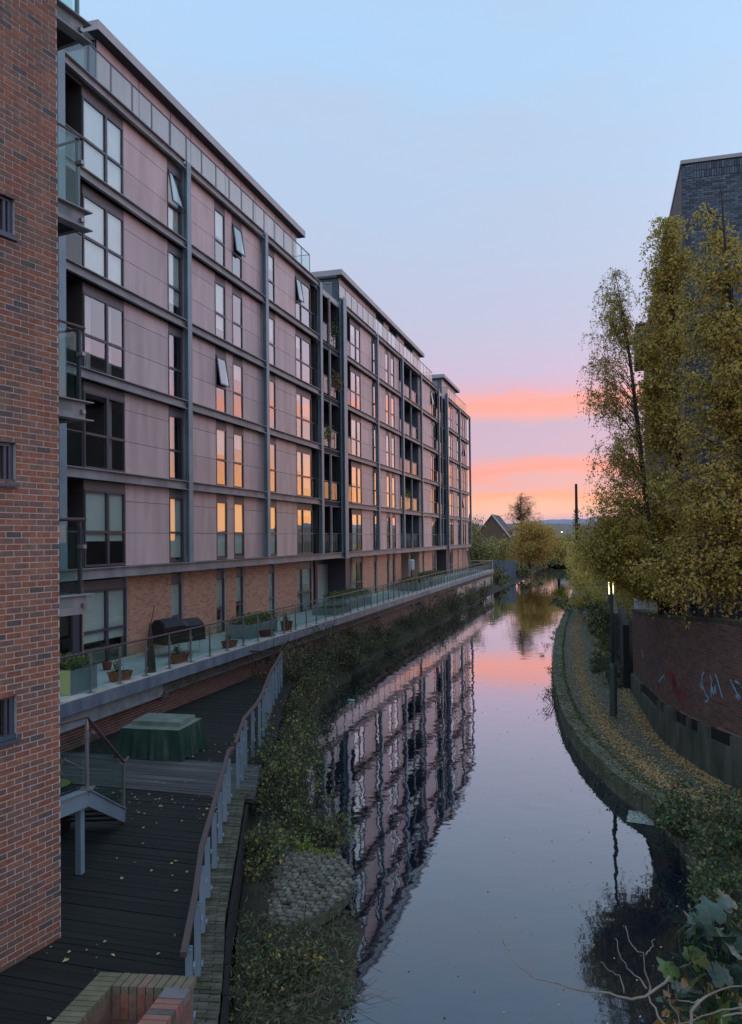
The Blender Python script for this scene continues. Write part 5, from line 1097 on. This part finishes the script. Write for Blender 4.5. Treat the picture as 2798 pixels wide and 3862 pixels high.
for px, py, s, rr_ in IV: ivyleaf(camp(px, py, 3.25+random.uniform(-.12, .15)), s*1.45, rr_, random.uniform(.5, 1.1), M['ivy2'] if random.random() < .18 else M['ivy'])
b = MB()
for px, py, s, rr_ in IV: b.tube([camp(px, py, 3.3), camp(px+random.uniform(-10, 20), py+40, 3.32), camp(1610+random.uniform(-40, 30), 2290, 3.4)], .0025, 4, cap=False)
part('stalks', b, M['ivy2'], iv, 'stuff')
P = np.array([camp(random.uniform(1470, 1680), random.uniform(2190, 2330)+max(0, (1560-1500))*0, 3.55+random.uniform(-.1, .2)) for _ in range(360)]); P = P[P[:, 2] < camp(1560, 2190, 3.55).z+.0]
leaves('dead_leaves', P, .06, [LF['b'], LF['d'], LIT[2], LIT[0]], [3, 3, 2, 1], iv, .1)
def wob(P):
    out = []
    for a, c in zip(P, P[1:]):
        for k in range(3): out.append(a.lerp(c, k/3)+Vector((random.gauss(0, 1), random.gauss(0, 1), random.gauss(0, 1)))*(.0035 if k else .001))
    return out+[P[-1]]
def branch(lb, pts, r, subs=(), gr='bare branches reaching in from the bottom right'):
    t = thing('bare_branch', lb, 'branch', camp(*pts[-1]), gr); P = wob([camp(*p) for p in pts]); n = len(P); part('main_stem', MB().tube(P, [r*(.3+.7*k/(n-1)) for k in range(n)], 7), M['bare'], t, smooth=True)
    for s in subs: Q = wob([camp(*p) for p in s]); m = len(Q); part('side_twig', MB().tube(Q, [r*.25+r*.35*k/(m-1) for k in range(m)], 5), M['bare'], t, smooth=True)
branch('longest pale bare branch arching left over the water from the bottom right', [(1115, 2080, 3.3), (1120, 2106, 3.3), (1150, 2142, 3.25), (1190, 2168, 3.2), (1240, 2178, 3.15), (1290, 2196, 3.1), (1350, 2200, 3.05), (1400, 2214, 3.0), (1440, 2200, 3.0), (1482, 2163, 3.05)], .0055,
       [[(1362, 2078, 3.15), (1372, 2110, 3.1), (1388, 2145, 3.1), (1415, 2165, 3.1), (1432, 2190, 3.05)], [(1330, 2130, 3.1), (1350, 2150, 3.1), (1372, 2160, 3.1), (1382, 2200, 3.05)]])
branch('upright forked bare branch crossing the long one', [(1385, 2050, 3.2), (1400, 2095, 3.15), (1425, 2110, 3.1), (1435, 2170, 3.1), (1440, 2220, 3.05), (1465, 2262, 3.0), (1500, 2300, 3.0)], .0048, [[(1450, 2080, 3.2), (1440, 2100, 3.15), (1430, 2115, 3.12)], [(1480, 2180, 3.1), (1484, 2225, 3.05), (1520, 2290, 3.0)]])
branch('thin pale twig rising from the bottom edge left of the others', [(1232, 2175, 3.4), (1234, 2200, 3.4), (1250, 2240, 3.35), (1290, 2290, 3.3)], .0018)
branch('thick pale branch along the bottom right corner below the ivy', [(1660, 2180, 3.0), (1600, 2190, 3.0), (1560, 2210, 3.0), (1530, 2240, 2.95), (1520, 2300, 2.9)], .0075, [[(1500, 2215, 3.0), (1530, 2220, 3.0), (1555, 2215, 3.0)], [(1480, 2270, 3.0), (1530, 2262, 3.0), (1600, 2235, 3.0), (1660, 2225, 3.0)], [(1560, 2300, 2.9), (1590, 2270, 2.9), (1600, 2250, 2.9), (1650, 2245, 2.9)]])
part('bridge_parapet_bank', MB().box(1.35, 2.2, .5, 3.5, 3.4, 3.9), M['soil'])['kind'] = 'structure'

# ------------------------------------------------------------------ far end of the canal
FT = 'trees beyond the end of the terrace'
tree('far_tree', 'green tree with pale leaves just beyond the end of the long block', [(-18, 112, 1), (-18, 112, 6), (-17.8, 112, 9.5)], [.25, .18, .05], [((-17.6, 112, 6.2), (3.2, 4, 4.0), 3), ((-15.8, 112, 4.2), (2.4, 3, 2.6), 2)], 60, 7, 22, .22, 'sogd', (1.5, 2, 2.5, 1), M['barkd'], FT, .3, 1.6, .4, .07, 4, .02)
tree('far_tree', 'dense amber willow beside the water beyond the terrace', [(-11, 128, 1), (-11, 128, 5), (-10.8, 128, 8)], [.3, .2, .06], [((-11.8, 128, 5.6), (3.8, 4, 3.4), 4), ((-7.6, 128, 5.2), (2.4, 3, 3.2), 3), ((-9.6, 128, 7.2), (3.2, 3, 2.0), 3)], 120, 7, 24, .22, 'wyo', (5, 1, 1), M['twig'], FT, .6, 1.6, .35, .05, 4, .02)
tree('far_tree', 'tall nearly bare tree with a dark nest rising above the amber willow', [(-12.6, 132, 1), (-12.6, 132, 7), (-12.6, 132, 10), (-12.5, 132, 13.2)], [.25, .2, .14, .03], [((-12.6, 132, 11.4), (2.6, 2.5, 2.3), 3), ((-12.3, 132, 9.6), (3.9, 2.5, 1.5), 3)], 80, 12, 5, .10, 'bw', (2, 1), M['twig'], FT, .7, 1.5, .15, .04, 4, .014)
part('nest', MB().lathe((-12.9, 132, 8.95), [(.1, 0), (.45, .2), (.4, .5)], 8), M['barkd'], bpy.data.objects['far_tree.002'])
tree('far_tree', 'yellow green tree at the waterside right of the amber willow', [(-7.0, 138, 1), (-7.0, 138, 4), (-6.8, 138, 6)], [.25, .18, .05], [((-7.0, 138, 4.4), (2.0, 3, 2.4), 3)], 40, 7, 20, .22, 'ogl', (2, 2, 1), M['barkd'], FT, .4, 1.4, .35, .05, 4, .02)
tree('far_tree', 'olive scrub tree in front of the far gabled house', [(-16.2, 122, 1), (-16.2, 122, 4), (-16, 122, 6)], [.2, .15, .05], [((-16, 122, 4.0), (3.0, 3, 2.6), 3)], 50, 7, 22, .22, 'ogd', (3, 1, 1.5), M['barkd'], FT, .3, 1.4, .35, .05, 4, .02)
for (x, y, z_, r, lb) in ((-4.2, 190, 4.5, 3.2, 'dim tree at the far end of the canal'), (-9, 196, 4.5, 4, 'dark tree closing the canal view'), (-26, 170, 5.5, 6, 'bare brown tree behind the far house'), (-16, 210, 6, 6, 'distant brown tree left of the canal end'), (2, 170, 5, 5, 'far bank tree hidden behind the birches'), (-36, 210, 6.5, 7, 'distant tree beyond the roof of the far house')):
    tree('distant_tree', lb, [(x, y, 1), (x, y, 4), (x, y, z_+1)], [.3, .2, .06], [((x, y, z_), (r, r, z_*.62), 3)], 36, 6, 18, .32, 'odb', (2, 2, 2), M['twig'], 'distant trees', .2, 1.8, .5, .08, 4, .03)
for (x, y, r, h, lb) in ((-12.6, 108, 1.4, 2.6, 'dark bank bush beside the blue fence'), (-11.6, 118, 1.6, 3.2, 'dark ivy bush at the water edge below the amber willow'), (-11.4, 142, 2, 2.6, 'low dark bush farther along the left bank'), (-10.8, 165, 2.5, 2.8, 'farthest low bush on the left bank'), (-12.4, 99, .9, 1.8, 'bush wrapped round the end post of the terrace')):
    shrub('bank_bush', lb, (x, y, .4), (r, r*2.2, h), 30, 3200, .16, 'dob', (4, 1, 1), 'dark bushes on the far left bank', upb=2)
hs = thing('gabled_house', 'far brick house with steep gable, white verge boards and dormer', 'house', (-20, 152, 1))
gx, gy = -19.8, 152
b = MB(); b.poly([(gx-3.2, gy, 1), (gx+3.0, gy, 1), (gx+3.0, gy, 6.4), (gx-.1, gy, 10.4), (gx-3.2, gy, 6.4)]); b.poly([(gx+3.0, gy, 1), (gx+3.0, gy+12, 1), (gx+3.0, gy+12, 6.4), (gx+3.0, gy, 6.4)]); part('wall', b, M['gable'], hs)
for s in (-1, 1): part('roof_slope', MB().hexa([(gx-.1, gy-.2, 10.35), (gx-.1+s*3.4, gy-.2, 6.0), (gx-.1+s*3.4, gy+12, 6.0), (gx-.1, gy+12, 10.35), (gx-.1, gy-.2, 10.6), (gx-.1+s*3.5, gy-.2, 6.2), (gx-.1+s*3.5, gy+12, 6.2), (gx-.1, gy+12, 10.6)]), M['slate'], hs)
part('verge_board', MB().bar((gx-.1, gy-.25, 10.6), (gx+3.45, gy-.25, 6.1), .12, .25), M['white'], hs)
d_ = part('dormer', MB().box(gx+3.2, gy+.3, 6.3, gx+6.6, gy+3, 7.7), M['slate'], hs)
for k in range(3): part('dormer_window', MB().box(gx+3.7+k*.85, gy+.24, 6.5, gx+4.35+k*.85, gy+.29, 7.3), M['white'], d_)
part('long_roof', MB().hexa([(gx+3, gy+2, 5.4), (gx+11, gy+2, 5.4), (gx+11, gy+9, 5.4), (gx+3, gy+9, 5.4), (gx+3, gy+5, 7.8), (gx+11, gy+5, 7.8), (gx+11, gy+6, 7.8), (gx+3, gy+6, 7.8)]), M['slate'], hs)
bf = thing('blue_fence', 'pale blue grey board fence by the water beyond the terrace', 'fence', (-13.2, 112, .6))
for k in range(9): part('fence_board', MB().box(-14.6+k*.33, 112+k*.2, .6, -14.3+k*.33, 112.04+k*.2, 3.0+.1*math.sin(k)), M['bluefence'], bf)
t = thing('far_street_light', 'tiny warm street light far down the canal', 'street lamp', (-8.3, 178, 1)); part('mast', MB().tube([(-8.3, 178, 1), (-8.3, 178, 7.1)], .06, 6), M['lamp'], t); part('lamp_head', MB().lathe((-8.3, 178, 7.1), [(.12, 0), (.14, .2)], 8), M['glow'], t)
t = thing('parked_white_van', 'small white van glimpsed at the far end of the canal', 'van', (-8.2, 172, 2.6)); part('van_body', MB().box(-9.2, 172, 2.9, -7.2, 173.6, 3.9).hexa([(-7.2, 172, 2.9), (-6.6, 172, 2.9), (-6.6, 173.6, 2.9), (-7.2, 173.6, 2.9), (-7.2, 172, 3.8), (-6.95, 172, 3.5), (-6.95, 173.6, 3.5), (-7.2, 173.6, 3.8)]), M['white'], t)
for x in (-8.8, -7.1): part('wheel', MB().tube([(x, 171.95, 2.85), (x, 172.1, 2.85)], .28, 10), M['black'], t)
struct('far_bank_mound', MB().hexa([(-14, 168, .4), (-4.6, 168, .4), (-4.6, 200, .4), (-14, 200, .4), (-13, 169, 2.58), (-5.4, 169, 2.58), (-5.4, 199, 2.58), (-13, 199, 2.58)]), M['grass'])
